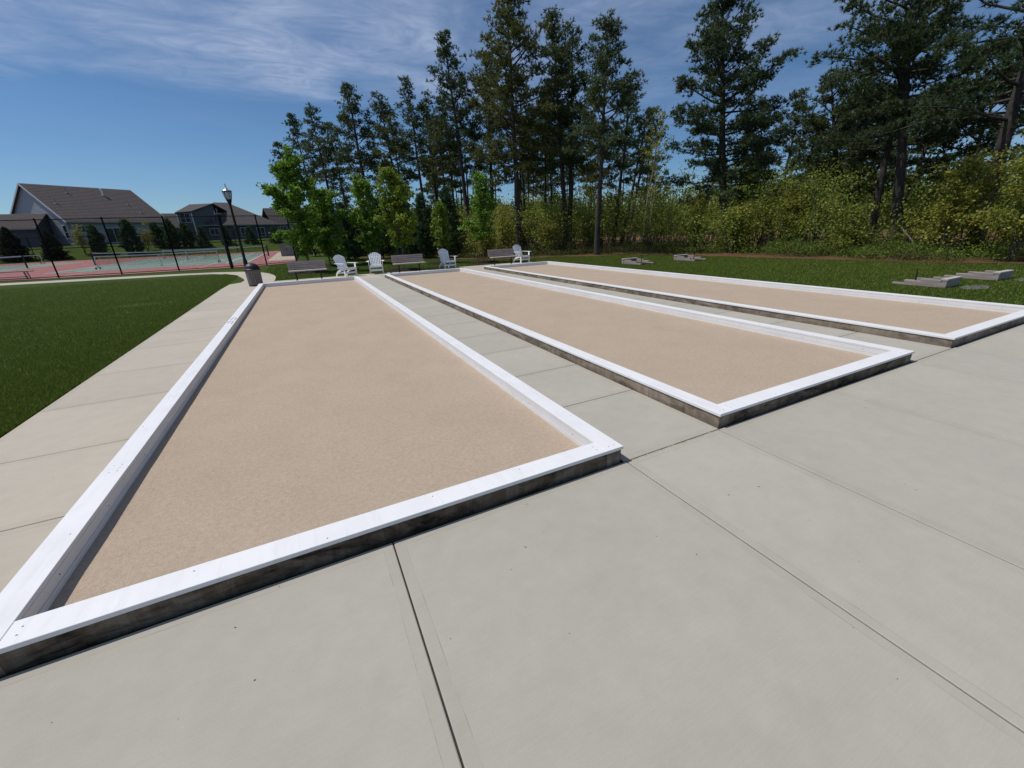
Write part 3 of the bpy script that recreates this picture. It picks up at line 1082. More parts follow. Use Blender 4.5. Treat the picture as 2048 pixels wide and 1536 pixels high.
# ------------------------------------------------------------------ fences
def wires(b, p0, p1, z0, z1, sp, t, diag=True):
    """woven wire: thin three-sided rods"""
    p0, p1 = Vector(p0), Vector(p1)
    L_ = (p1 - p0).length
    u = (p1 - p0) / L_
    nn = Vector((-u.y, u.x, 0))
    h = z1 - z0

    def rod(a, za, c, zc, off):
        A_ = p0 + u * a
        C_ = p0 + u * c
        A_.z, C_.z = za, zc
        d = (C_ - A_).normalized()
        s = d.cross(nn)
        A_ = A_ + nn * off
        C_ = C_ + nn * off
        vs = []
        for c_ in (A_, C_):
            vs += [c_ + s * t * 0.5, c_ - s * t * 0.5, c_ + nn * t * 0.7]
        b.add(vs, [(0, 1, 4, 3), (1, 2, 5, 4), (2, 0, 3, 5)])
    if diag:
        k = int((L_ + h) / sp)
        for i in range(k):
            s = i * sp
            a, za = (s, z0) if s <= L_ else (L_, z0 + (s - L_))
            c, zc = (s - h, z1) if s >= h else (0, z0 + s)
            if za < z1 and zc > z0:
                rod(a, za, max(0, c), zc, 0.002)
                rod(L_ - a, za, L_ - max(0, c), zc, -0.002)
    else:
        for i in range(int(L_ / sp) + 1):
            rod(i * sp, z0, i * sp, z1, 0.001)
        for i in range(int(h / sp) + 1):
            rod(0, z0 + i * sp, L_, z0 + i * sp, -0.001)


def fence(pts, h, label, rails, sp=0.07, t=0.0038, rad=0.042):
    root = empty('chain_link_fence', (pts[0][0], pts[0][1], 0))
    tag(root, label, 'fence')
    T = Matrix.Translation((-pts[0][0], -pts[0][1], 0))
    for p in pts:
        b = MB()
        z_ = float(tz(p[0], p[1]))
        b.tube([(p[0], p[1], -0.05), (p[0], p[1], h + z_ * 0 + 0.02)], rad, 8)
        b.lathe([(rad * 1.15, h + 0.0), (rad * 0.8, h + 0.05), (0, h + 0.07)], 8, (p[0], p[1], 0))
        b.build('fence_post', M['vinyl'], root).data.transform(T)
    for z in rails:
        b = MB()
        for i in range(len(pts) - 1):
            b.tube([(*pts[i], z), (*pts[i + 1], z)], 0.022, 6)
        b.build('rail', M['vinyl'], root).data.transform(T)
    b = MB()
    for i in range(len(pts) - 1):
        wires(b, (*pts[i], 0), (*pts[i + 1], 0), 0.04, h - 0.02, sp, t)
    b.build('wire_mesh', M['wire'], root).data.transform(T)
    return root


fence([(-19.2, 35.0), (-16.1, 34.5), (-13.08, 34.0), (-10.06, 33.6), (-7.18, 33.5), (-4.25, 33.6), (-2.27, 33.95), (-0.41, 35.42)], 3.2,
      'tall black chain-link fence along the near side of the sports courts', [3.18, 0.06, 1.62])
fence([(-0.41, 35.42), (-0.3, 40.0), (-0.25, 44.5), (-0.2, 49), (-0.2, 54), (-0.2, 59), (-0.2, 65), (-0.2, 71)], 1.7,
      'low black chain-link fence running away along the right side of the sports courts', [1.68], 0.12, 0.005)
fence([(-0.2, 71), (-8, 72.2), (-15, 72.8), (-20.5, 73.2), (-24, 73.6), (-30, 74.4), (-36, 75), (-42, 75.8)], 2.9,
      'black chain-link fence at the back of the sports courts before the houses', [2.88], 0.14, 0.006, 0.05)


# ------------------------------------------------------------------ nets, court bench, cabinet
def tennis_net(x0, x1, y, label):
    root = empty('tennis_net', ((x0 + x1) / 2, y, 0))
    tag(root, label, 'tennis net', 'tennis nets')
    w = (x1 - x0) / 2
    for s in (-1, 1):
        b = MB()
        b.tube([(s * w, 0, -0.02), (s * w, 0, 1.10)], 0.065, 10)
        b.build('net_post', M['black'], root)
    b = MB()
    wires(b, (-w, 0, 0), (w, 0, 0), 0.04, 1.0, 0.05, 0.0045, False)
    b.build('net', M['wire'], root)
    b = MB()
    k = 16
    for i in range(k):
        a, c = -w + 2 * w * i / k, -w + 2 * w * (i + 1) / k
        za = 1.03 - 0.12 * (1 - (a / w) ** 2)
        zc = 1.03 - 0.12 * (1 - (c / w) ** 2)
        b.bar((a, 0, za), (c, 0, zc), 0.035, 0.085)
    b.build('tape', M['white_tape'], root)
    b = MB()
    b.bar((0, -0.03, 0.0), (0, -0.03, 0.93), 0.09, 0.02, (0, 1, 0))
    b.build('centre_strap', M['white_tape'], root)


tennis_net(-17.2, -3.1, 52.0, 'tennis net with black posts across the court behind the lamp post')
tennis_net(-36.5, -22.4, 53.6, 'tennis net with black posts at the left edge of the photo')


def pickle_net(x0, x1, y, label, src=None):
    root = empty('portable_net', ((x0 + x1) / 2, y, 0))
    tag(root, label, 'portable net', 'portable pickleball nets')
    w = (x1 - x0) / 2
    for s in (-1, 1):
        b = MB()
        b.tube([(s * w, 0, 0.12), (s * (w + 0.02), 0, 0.55), (s * (w - 0.02), 0, 0.86), (s * (w - 0.12), 0, 0.92)], 0.035, 8)
        b.tube([(s * w, -0.42, 0.10), (s * w, 0.42, 0.10)], 0.035, 8)
        o = b.build('net_frame', M['trim'], root)
        for q in (-1, 1):
            b = MB()
            b.tube([(s * w - 0.03, q * 0.38, 0.075), (s * w + 0.03, q * 0.38, 0.075)], 0.075, 12)
            b.build('wheel', M['black'], o)
    b = MB()
    b.tube([(0, 0, 0.02), (0, 0, 0.86)], 0.028, 8)
    b.bar((0, -0.35, 0.03), (0, 0.35, 0.03), 0.06, 0.04)
    b.build('centre_post', M['trim'], root)
    b = MB()
    wires(b, (-w, 0, 0), (w, 0, 0), 0.12, 0.86, 0.05, 0.004, False)
    b.build('net', M['wire'], root)
    b = MB()
    for (a, c, za, zc) in ((-w, 0, 0.90, 0.86), (0, w, 0.86, 0.90)):
        b.bar((a, 0, za), (c, 0, zc), 0.03, 0.075)
    b.build('tape', M['trim'], root)


pickle_net(-14.15, -6.3, 43.0, 'portable white-framed pickleball net nearest the fence, left of the lamp post')
pickle_net(-14.1, -6.3, 61.3, 'portable white-framed pickleball net farther back, beyond the tennis net')
pickle_net(-35.0, -26.6, 67.0, 'portable white-framed pickleball net on the far left court')

cb = empty('court_bench', (-15.7, 34.95, 0), math.radians(-6))
tag(cb, 'pale flat bench standing inside the court fence at the left edge', 'bench')
b = MB()
b.box(-1.3, 1.3, -0.16, 0.16, 0.41, 0.46)
b.build('seat', M['pad'], cb)
for s in (-1, 1):
    b = MB()
    b.bar((s * 1.02, -0.14, 0.0), (s * 0.97, -0.12, 0.41), 0.06, 0.05)
    b.bar((s * 1.02, 0.14, 0.0), (s * 0.97, 0.12, 0.41), 0.06, 0.05)
    b.build('leg', M['grey_metal'], cb)
b = MB()
b.bar((-1.0, 0, 0.13), (1.0, 0, 0.13), 0.04, 0.04)
b.build('stretcher', M['grey_metal'], cb)

gb = empty('utility_cabinet', (-1.15, 48.4, 0), math.radians(-8))
tag(gb, 'grey round-topped cabinet on a pale pad inside the right end of the court fence', 'cabinet')
b = MB()
pr_ = [(-0.58, 0.0), (0.58, 0.0), (0.58, 1.12)] + [(0.5 * math.cos(a), 1.15 + 0.10 * math.sin(a)) for a in [math.pi * q / 8 for q in range(9)]] + [(-0.58, 1.12)]
vs = [(p[0], -0.3, p[1]) for p in pr_] + [(p[0], 0.3, p[1]) for p in pr_]
k = len(pr_)
b.add(vs, [tuple(range(k)), tuple(range(k, 2 * k))[::-1]] + [(i, i + k, (i + 1) % k + k, (i + 1) % k) for i in range(k)])
b.build('housing', M['sid_grey'], gb)
b = MB()
b.box(-0.04, 0.04, -0.33, -0.302, 0.6, 0.75)
b.build('latch', M['black'], gb)


# ------------------------------------------------------------------ horseshoe pits
def make_pit():
    """origin at the tall end; sides step down towards +y"""
    root = empty('horseshoe_pit', (0, 0, 0))
    w = 0.39
    tiers = [(0.0, 0.95, 0.00, 0.055), (0.0, 0.72, 0.058, 0.115), (0.0, 0.40, 0.118, 0.165)]
    for s in (-1, 1):
        for (a, c, z0, z1) in tiers:
            b = MB()
            b.box(min(s * w, s * (w - 0.085)), max(s * w, s * (w - 0.085)), a + 0.002, c, z0, z1, 0, 0.004)
            b.build('side_timber', [M['timber']], root)
    for (z0, z1) in ((0.0, 0.055), (0.058, 0.115), (0.118, 0.165)):
        b = MB()
        b.box(-w - 0.012, w + 0.012, -0.09, -0.001, z0, z1, 0, 0.004)
        b.build('back_timber', M['timber'], root)
    b = MB()
    b.box(-w - 0.02, w + 0.02, -0.10, 0.03, 0.168, 0.205, 0, 0.004)
    b.build('top_board', M['timber_top'], root)
    b = MB()
    b.tube([(0.02, 0.62, 0.0), (0.03, 0.66, 0.36)], 0.014, 8)
    b.build('stake', M['black'], root)
    b = MB()
    b.box(-w + 0.086, w - 0.086, 0.001, 0.93, -0.002, 0.02)
    b.build('pit_fill', M['mulch'], root)
    return root


pit = make_pit()
ppos = [(14.22, 4.30, 0.02, 1.0, 'stepped timber horseshoe pit nearest the white rail on the right lawn, iron stake showing'),
        (16.55, 4.05, -0.03, 1.02, 'stepped timber horseshoe pit at the right edge, behind the nearer one'),
        (13.95, 15.35, math.pi + 0.05, 1.12, 'open-fronted timber horseshoe pit on the far lawn, closest to the court'),
        (16.85, 14.9, math.pi + 0.05, 1.12, 'open-fronted timber horseshoe pit on the far lawn by the wood edge')]
for i, (x_, y_, rz, sc, lb) in enumerate(ppos):
    o = pit if i == 0 else copy_tree(pit)
    o.location = (x_, y_, -0.005)
    o.rotation_euler = (0, 0, rz)
    o.scale = (sc, sc, sc)
    if i == 1:
        for c_ in list(o.children):
            if c_.name.startswith('stake'):
                bpy.data.objects.remove(c_)
    tag(o, lb, 'horseshoe pit', 'timber horseshoe pits on the lawn')


# ------------------------------------------------------------------ houses
def house_frame(a, d, L_, D_, zb, name='house'):
    """local frame: origin at the near corner, +x along the front, +y into the house"""
    rz = math.atan2(d[1], d[0])
    root = empty(name, (a[0], a[1], zb), rz)
    return root


def siding(b, x0, x1, y, z0, z1, face='x', m=0):
    pass


def window(parent, c, w, h, nrm, mats=('trim', 'pane'), cols=1, rows=1):
    """window on a wall; c centre, nrm outward in local frame"""
    nrm = Vector(nrm)
    s = Vector((-nrm.y, nrm.x, 0))
    c = Vector(c)
    fr = MB()
    f_ = 0.09
    for (p, q) in (((-w / 2, -h / 2), (w / 2, -h / 2)), ((-w / 2, h / 2), (w / 2, h / 2))):
        fr.bar(c + s * p[0] + Vector((0, 0, p[1])) + nrm * 0.04, c + s * q[0] + Vector((0, 0, q[1])) + nrm * 0.04, 0.08, f_)
    for sx in (-w / 2, w / 2):
        fr.bar(c + s * sx + Vector((0, 0, -h / 2 + f_ / 2)) + nrm * 0.04, c + s * sx + Vector((0, 0, h / 2 - f_ / 2)) + nrm * 0.04, f_, 0.08, up=nrm)
    for i in range(1, cols):
        x_ = -w / 2 + w * i / cols
        fr.bar(c + s * x_ + Vector((0, 0, -h / 2 + f_ / 2)) + nrm * 0.038, c + s * x_ + Vector((0, 0, h / 2 - f_ / 2)) + nrm * 0.038, 0.06, 0.06, up=nrm)
    for j in range(1, rows):
        z_ = -h / 2 + h * j / rows
        fr.bar(c - s * (w / 2 - f_ / 2) + Vector((0, 0, z_)) + nrm * 0.034, c + s * (w / 2 - f_ / 2) + Vector((0, 0, z_)) + nrm * 0.034, 0.05, 0.05)
    o = fr.build('window', M[mats[0]], parent)
    pn = MB()
    q = [c + s * a + Vector((0, 0, z_)) + nrm * 0.015 for a, z_ in ((-w / 2, -h / 2), (w / 2, -h / 2), (w / 2, h / 2), (-w / 2, h / 2))]
    pn.add(q, [(0, 1, 2, 3)])
    pn.build('pane', M[mats[1]], o)
    return o


def clap(b, p, q, z0, z1, nrm, step=0.16, m=0):
    """lapped siding boards on a straight wall from p to q"""
    p, q, nrm = Vector((p[0], p[1], 0)), Vector((q[0], q[1], 0)), Vector(nrm)
    z = z0
    while z < z1 - 0.01:
        zt = min(z + step, z1)
        a0 = p + nrm * 0.02
        a1 = q + nrm * 0.02
        b.add([(a0.x, a0.y, z), (a1.x, a1.y, z), (q.x, q.y, zt), (p.x, p.y, zt), (p.x, p.y, z), (q.x, q.y, z)], [(0, 1, 2, 3), (4, 5, 1, 0)], m)
        z = zt


# house 1
A1 = Vector((-29.14, 84.33, 0))
D1 = Vector((9.53, 9.19, 0)).normalized()
HL, HD, HE, HR = 13.2, 14.6, 3.4, 8.55
h1 = house_frame(A1, D1, HL, HD, 1.8)
tag(h1, 'big grey-roofed house with a pale blue gable end, at the left of the photo', 'house')
b = MB()
clap(b, (0, 0), (HL, 0), 0.25, HE, (0, -1, 0))
clap(b, (0, HD), (HL, HD), 0.0, HE, (0, 1, 0))
# gable ends as stepped boards
for xg, nx_ in ((0, -1), (HL, 1)):
    z = 0.25
    while z < HR - 0.15:
        zt = z + 0.16

        def half(zq):
            return HD / 2 if zq < HE else HD / 2 * (HR - zq) / (HR - HE)
        h0, h1_ = half(z), half(min(zt, HR))
        b.add([(xg + nx_ * 0.02, HD / 2 - h0, z), (xg + nx_ * 0.02, HD / 2 + h0, z), (xg, HD / 2 + h1_, zt), (xg, HD / 2 - h1_, zt),
               (xg, HD / 2 - h0, z), (xg, HD / 2 + h0, z)], [(0, 1, 2, 3), (4, 5, 1, 0)])
        z = zt
b.build('wall', M['sid_blue'], h1)
b = MB()
b.box(-0.03, HL + 0.03, -0.03, HD + 0.03, -0.6, 0.25)
b.build('foundation', M['fascia'], h1)
sl = (HR - HE) / (HD / 2)
ov, og, tk = 0.45, 0.35, 0.16


def gable_roof(parent, L_, D_, E_, R_, ov, og, mat, name='roof', x0=0):
    s_ = (R_ - E_) / (D_ / 2)
    b = MB()
    k = 24
    for sgn in (-1, 1):
        y_e = -ov if sgn < 0 else D_ + ov
        z_e = E_ - ov * s_
        vs = []
        for (x_, y_, z_) in ((x0 - og, y_e, z_e), (x0 + L_ + og, y_e, z_e), (x0 + L_ + og, D_ / 2, R_), (x0 - og, D_ / 2, R_)):
            vs.append((x_, y_, z_ + 0.14))
        for (x_, y_, z_) in ((x0 - og, y_e, z_e), (x0 + L_ + og, y_e, z_e), (x0 + L_ + og, D_ / 2, R_), (x0 - og, D_ / 2, R_)):
            vs.append((x_, y_, z_))
        b.add(vs, [(0, 1, 2, 3), (7, 6, 5, 4), (0, 4, 5, 1), (1, 5, 6, 2), (3, 7, 4, 0)])
        # shingle courses: low steps
        for q in range(1, k):
            t = q / k
            y_ = y_e + (D_ / 2 - y_e) * t
            z_ = z_e + (R_ - z_e) * t + 0.14
            b.bar((x0 - og, y_, z_ + 0.004), (x0 + L_ + og, y_, z_ + 0.004), 0.04, 0.014)
    return b.build(name, M[mat], parent)


gable_roof(h1, HL, HD, HE, HR, ov, og, 'roof')
b = MB()
b.bar((-og, -ov - 0.05, HE - ov * sl + 0.07), (HL + og, -ov - 0.05, HE - ov * sl + 0.07), 0.10, 0.20)
b.bar((-og, HD + ov + 0.05, HE - ov * sl + 0.07), (HL + og, HD + ov + 0.05, HE - ov * sl + 0.07), 0.10, 0.20)
b.build('gutter', M['fascia'], h1)
for xg in (-og - 0.015, HL + og + 0.015):
    b = MB()
    for sgn in (0, 1):
        ye = -ov if sgn == 0 else HD + ov
        b.bar((xg, ye, HE - ov * sl + 0.03), (xg, HD / 2, HR + 0.03), 0.03, 0.24, up=(0, 0, 1))
    b.build('rake_board', M['trim'], h1)
for xg in (0, HL):
    b = MB()
    b.box(xg - 0.07, xg + 0.07, -0.07, 0.07, 0.25, HE - 0.2)
    b.build('corner_trim', M['sid_grey'], h1)
window(h1, (-0.02, 1.0, 1.85), 1.0, 1.8, (-1, 0, 0), rows=2)
window(h1, (1.75, -0.02, 2.25), 2.1, 0.95, (0, -1, 0), cols=2)
window(h1, (5.1, -0.02, 1.3), 1.8, 2.1, (0, -1, 0), cols=2)
window(h1, (7.2, -0.02, 1.7), 1.0, 1.9, (0, -1, 0))
window(h1, (12.1, -0.02, 1.8), 1.0, 1.6, (0, -1, 0))


def on_roof(x_, t):
    y_ = -ov + (HD / 2 + ov) * t
    return Vector((x_, y_, HE - ov * sl + (HR - HE + ov * sl) * t + 0.14))


for (x_, t, hh, mt) in ((4.0, 0.80, 0.8, 'fascia'), (1.1, 0.48, 0.7, 'fascia'), (8.4, 0.78, 0.8, 'silver'), (10.3, 0.52, 0.6, 'fascia'), (10.8, 0.28, 0.6, 'fascia')):
    p = on_roof(x_, t)
    b = MB()
    b.tube([p - Vector((0, 0, 0.1)), p + Vector((0, 0, hh))], 0.06 if mt == 'fascia' else 0.12, 8)
    b.lathe([(0.2, -0.05), (0.1, 0.12)], 8, p)
    if mt == 'silver':
        b.lathe([(0.2, hh), (0.22, hh + 0.08), (0, hh + 0.2)], 10, p)
    b.build('roof_vent', M[mt], h1)

# garage wing of house 1's neighbour, at the left edge
g1 = empty('house', (-47.0, 84.0, 1.8), math.radians(-3))
tag(g1, 'low dark-sided house with a brown roof cut off by the left edge of the photo', 'house')
b = MB()
clap(b, (0, 0), (14.6, 0), 0, 2.45, (0, -1, 0))
clap(b, (14.6, 0), (14.6, 7.5), 0, 2.45, (1, 0, 0))
b.add([(14.6, 0, 2.45), (14.6, 7.5, 2.45), (14.6, 3.75, 4.3)], [(0, 1, 2)])
b.build('wall', M['sid_dark'], g1)
gable_roof(g1, 14.6, 7.5, 2.45, 4.35, 0.4, 0.3, 'roof')
b = MB()
b.bar((-0.3, -0.45, 2.33), (14.9, -0.45, 2.33), 0.1, 0.18)
b.build('gutter', M['fascia'], g1)
window(g1, (4.0, -0.02, 1.4), 1.3, 1.5, (0, -1, 0), cols=2)


def hip_house(root, x0, x1, y0, y1, e, rz, rx0, rx1, ry, wall, roof, ov=0.5):
    b = MB()
    clap(b, (x0, y0), (x1, y0), -0.5, e, (0, -1, 0), 0.2)
    clap(b, (x0, y1), (x0, y0), -0.5, e, (-1, 0, 0), 0.2)
    clap(b, (x1, y0), (x1, y1), -0.5, e, (1, 0, 0), 0.2)
    b.add([(x0, y1, -0.5), (x1, y1, -0.5), (x1, y1, e), (x0, y1, e)], [(0, 1, 2, 3)])
    b.build('wall', M[wall], root)
    b = MB()
    a = [(x0 - ov, y0 - ov, e), (x1 + ov, y0 - ov, e), (x1 + ov, y1 + ov, e), (x0 - ov, y1 + ov, e), (rx0, ry, rz), (rx1, ry, rz)]
    b.add(a, [(0, 1, 5, 4), (1, 2, 5), (2, 3, 4, 5), (3, 0, 4)])
    b.add([(p[0], p[1], p[2] - 0.18) for p in a[:4]] + a[:4], [(3, 2, 1, 0), (0, 1, 5, 4), (1, 2, 6, 5), (2, 3, 7, 6), (3, 0, 4, 7)])
    o = b.build('roof', M[roof], root)
    return o


# house 2: hipped, with a gabled upper wing at the left
A2, B2 = Vector((-16.7, 102.2)), Vector((-2.86, 108.0))
d2 = (B2 - A2).normalized()
L2 = (B2 - A2).length
h2 = empty('house', (A2.x, A2.y, 1.8), math.atan2(d2.y, d2.x))
tag(h2, 'dark house with a hipped roof and upper window bay, behind the lamp post', 'house')
rf = hip_house(h2, 0.5, L2 - 0.5, 0.5, 20, 2.85, 7.7, L2 * 0.43, L2 * 0.60, 10.5, 'sid_dark', 'roof2')
window(h2, (7.9, 0.48, 1.35), 1.5, 1.8, (0, -1, 0), cols=2, rows=3)
window(h2, (11.0, 0.48, 1.35), 1.5, 1.8, (0, -1, 0), cols=2, rows=3)
window(h2, (2.5, 0.48, 1.6), 1.5, 1.2, (0, -1, 0), cols=2)
b = MB()
b.bar((-0.05, -0.06, 2.78), (L2 + 0.05, -0.06, 2.78), 0.1, 0.2)
b.build('gutter', M['fascia'], h2)
b = MB()
b.tube([(5.8, 0.4, 2.7), (6.3, 0.43, 2.3), (6.3, 0.43, 0)], 0.06, 6)
b.build('downspout', M['trim'], h2)
# upper wing set at an angle, with its own gabled roof
wl_, wr_ = Vector((-2.75, 0.25, 0)), Vector((-0.95, -1.6, 0))
wnrm = Vector((-0.717, -0.697, 0))
wg = MB()
clap(wg, wl_, wr_, 0.0, 5.1, wnrm, 0.2)
clap(wg, wl_ + Vector((3.5, 3.5, 0)), wl_, 0.0, 5.1, (-0.7, 0.7, 0), 0.2)
wg.add([(wr_.x, wr_.y, 0), (4.3, 3.6, 0), (4.3, 3.6, 6.85), (wr_.x, wr_.y, 5.15)], [(0, 1, 2, 3)])
wg.build('upper_wing', M['sid_dark'], h2)
EL, ER, RR, RL = Vector((-3.1, 0.1, 5.12)), Vector((-1.02, -2.05, 5.25)), Vector((4.25, 3.2, 7.02)), Vector((1.1, 6.5, 6.98))
b = MB()
BL, BR = RL + Vector((3.2, 3.2, -1.3)), RR + Vector((3.2, 3.2, -1.3))
b.add([EL, ER, RR, RL, BR, BL], [(0, 1, 2, 3), (3, 2, 4, 5)])
dn = Vector((0, 0, -0.24))
b.add([EL + dn, ER + dn, RR + dn, RL + dn, BR + dn, BL + dn], [(3, 2, 1, 0), (5, 4, 2, 3)])
b.add([EL, ER, EL + dn, ER + dn], [(0, 2, 3, 1)])
b.add([ER, RR, ER + dn, RR + dn], [(0, 2, 3, 1)])
b.add([EL, RL, EL + dn, RL + dn], [(0, 1, 3, 2)])
b.build('roof', M['roof2'], h2)
window(h2, (wl_ + wr_) / 2 + Vector((0, 0, 4.1)), 1.9, 1.55, wnrm, cols=2, rows=2)
for wv in (wl_, wr_):
    b = MB()
    b.tube([wv + wnrm * 0.06, wv + wnrm * 0.06 + Vector((0, 0, 5.0))], 0.11, 6)
    b.build('corner_trim', M['trim'], h2)
for (x_, y_, z_) in ((5.5, 6, 6.3), (3.2, 1.8, 3.9)):
    b = MB()
    b.tube([(x_, y_, z_ - 0.6), (x_, y_, z_ + 0.35)], 0.07, 6)
    b.build('roof_vent', M['fascia'], h2)

# low roof between house 1 and house 2
h3 = empty('house', (-26.0, 112.0, 1.8), math.radians(8))
tag(h3, 'low brown-roofed house half hidden between the two bigger houses', 'house')
b = MB()
clap(b, (0, 0), (11, 0), -0.5, 2.9, (0, -1, 0), 0.2)
clap(b, (11, 0), (11, 8), -0.5, 2.9, (1, 0, 0), 0.2)
b.build('wall', M['sid_grey'], h3)
gable_roof(h3, 11, 8, 2.9, 5.6, 0.5, 0.4, 'roof')

# house at right behind the first maple
h4 = empty('house', (-4.6, 122.0, 1.9), math.radians(18))
tag(h4, 'grey house with a small gable, partly hidden by the first maple tree', 'house')
b = MB()
clap(b, (0, 0), (14, 0), -0.5, 3.3, (0, -1, 0), 0.2)
clap(b, (14, 0), (14, 9), -0.5, 3.3, (1, 0, 0), 0.2)
clap(b, (0, 9), (0, 0), -0.5, 3.3, (-1, 0, 0), 0.2)
b.build('wall', M['sid_grey'], h4)
gable_roof(h4, 14, 9, 3.3, 6.9, 0.5, 0.4, 'roof')
b = MB()
b.add([(3.2, -0.6, 3.4), (7.4, -0.6, 3.4), (5.3, -0.6, 5.6)], [(0, 1, 2)])
b.build('gable_wall', M['sid_grey'], h4)
b = MB()
for (p, q) in (((2.9, 3.2), (5.3, 5.8)), ((7.7, 3.2), (5.3, 5.8))):
    vs = [(p[0], -1.0, p[1]), (q[0], -1.0, q[1]), (q[0], 3.4, q[1]), (p[0], 0.2, p[1])]
    b.add(vs + [(v_[0], v_[1], v_[2] - 0.2) for v_ in vs], [(0, 1, 2, 3), (7, 6, 5, 4), (0, 4, 5, 1)])
b.build('gable_roof', M['roof'], h4)
window(h4, (2.0, -0.02, 1.8), 1.3, 1.6, (0, -1, 0), cols=2, rows=2)
b = MB()
b.box(4.6, 4.8, -0.06, 0.0, 0, 3.2)
b.box(0.0, 14, -0.62, -0.5, 3.02, 3.2)
b.build('trim', M['trim'], h4)


# ------------------------------------------------------------------ vegetation generators (numpy)
def rdir(rg, n, up=0.0):
    d = rg.normal(size=(n, 3))
    d[:, 2] += up
    return d / np.linalg.norm(d, axis=1)[:, None]


def leaf_quads(P, size, rg, up=0.6, aspect=0.6):
    n = len(P)
    N = rdir(rg, n, up)
    R_ = rdir(rg, n)
    T = np.cross(N, R_)
    T /= np.linalg.norm(T, axis=1)[:, None] + 1e-9
    B = np.cross(N, T)
    s = (size * rg.uniform(0.6, 1.3, n))[:, None]
    V = np.stack([P - T * s * .5, P + B * s * .5 * aspect, P + T * s * .55, P - B * s * .5 * aspect], 1)
    return V


def blades(P, D, rg, k, length, width, spread=0.9):
    """k needle blades per tuft; returns triangles"""
    n = len(P)
    Pk = np.repeat(P, k, 0)
    Dk = np.repeat(D, k, 0) + rg.normal(size=(n * k, 3)) * spread
    Dk /= np.linalg.norm(Dk, axis=1)[:, None]
    S = np.cross(Dk, rdir(rg, n * k))
    S /= np.linalg.norm(S, axis=1)[:, None] + 1e-9
    Ln = (length * rg.uniform(0.7, 1.25, n * k))[:, None]
    return np.stack([Pk - S * width * .5, Pk + S * width * .5, Pk + Dk * Ln], 1)


def curve_limb(b, p0, d0, L_, r0, rg, droop=0.0, k=4, n=5, wig=0.12):
    pts = [np.array(p0, float)]
    d = np.array(d0, float)
    d /= np.linalg.norm(d)
    for i in range(k):
        d = d + rg.normal(size=3) * wig + np.array([0, 0, droop])
        d /= np.linalg.norm(d)
        pts.append(pts[-1] + d * L_ / k)
    b.tube(pts, [r0 * (1 - 0.8 * i / k) for i in range(k + 1)], n, cap=False)
    return np.array(pts)


def along(pts, t):
    t = np.clip(t, 0, 0.9999) * (len(pts) - 1)
    i = t.astype(int)
    f_ = (t - i)[:, None]
    return pts[i] * (1 - f_) + pts[i + 1] * f_


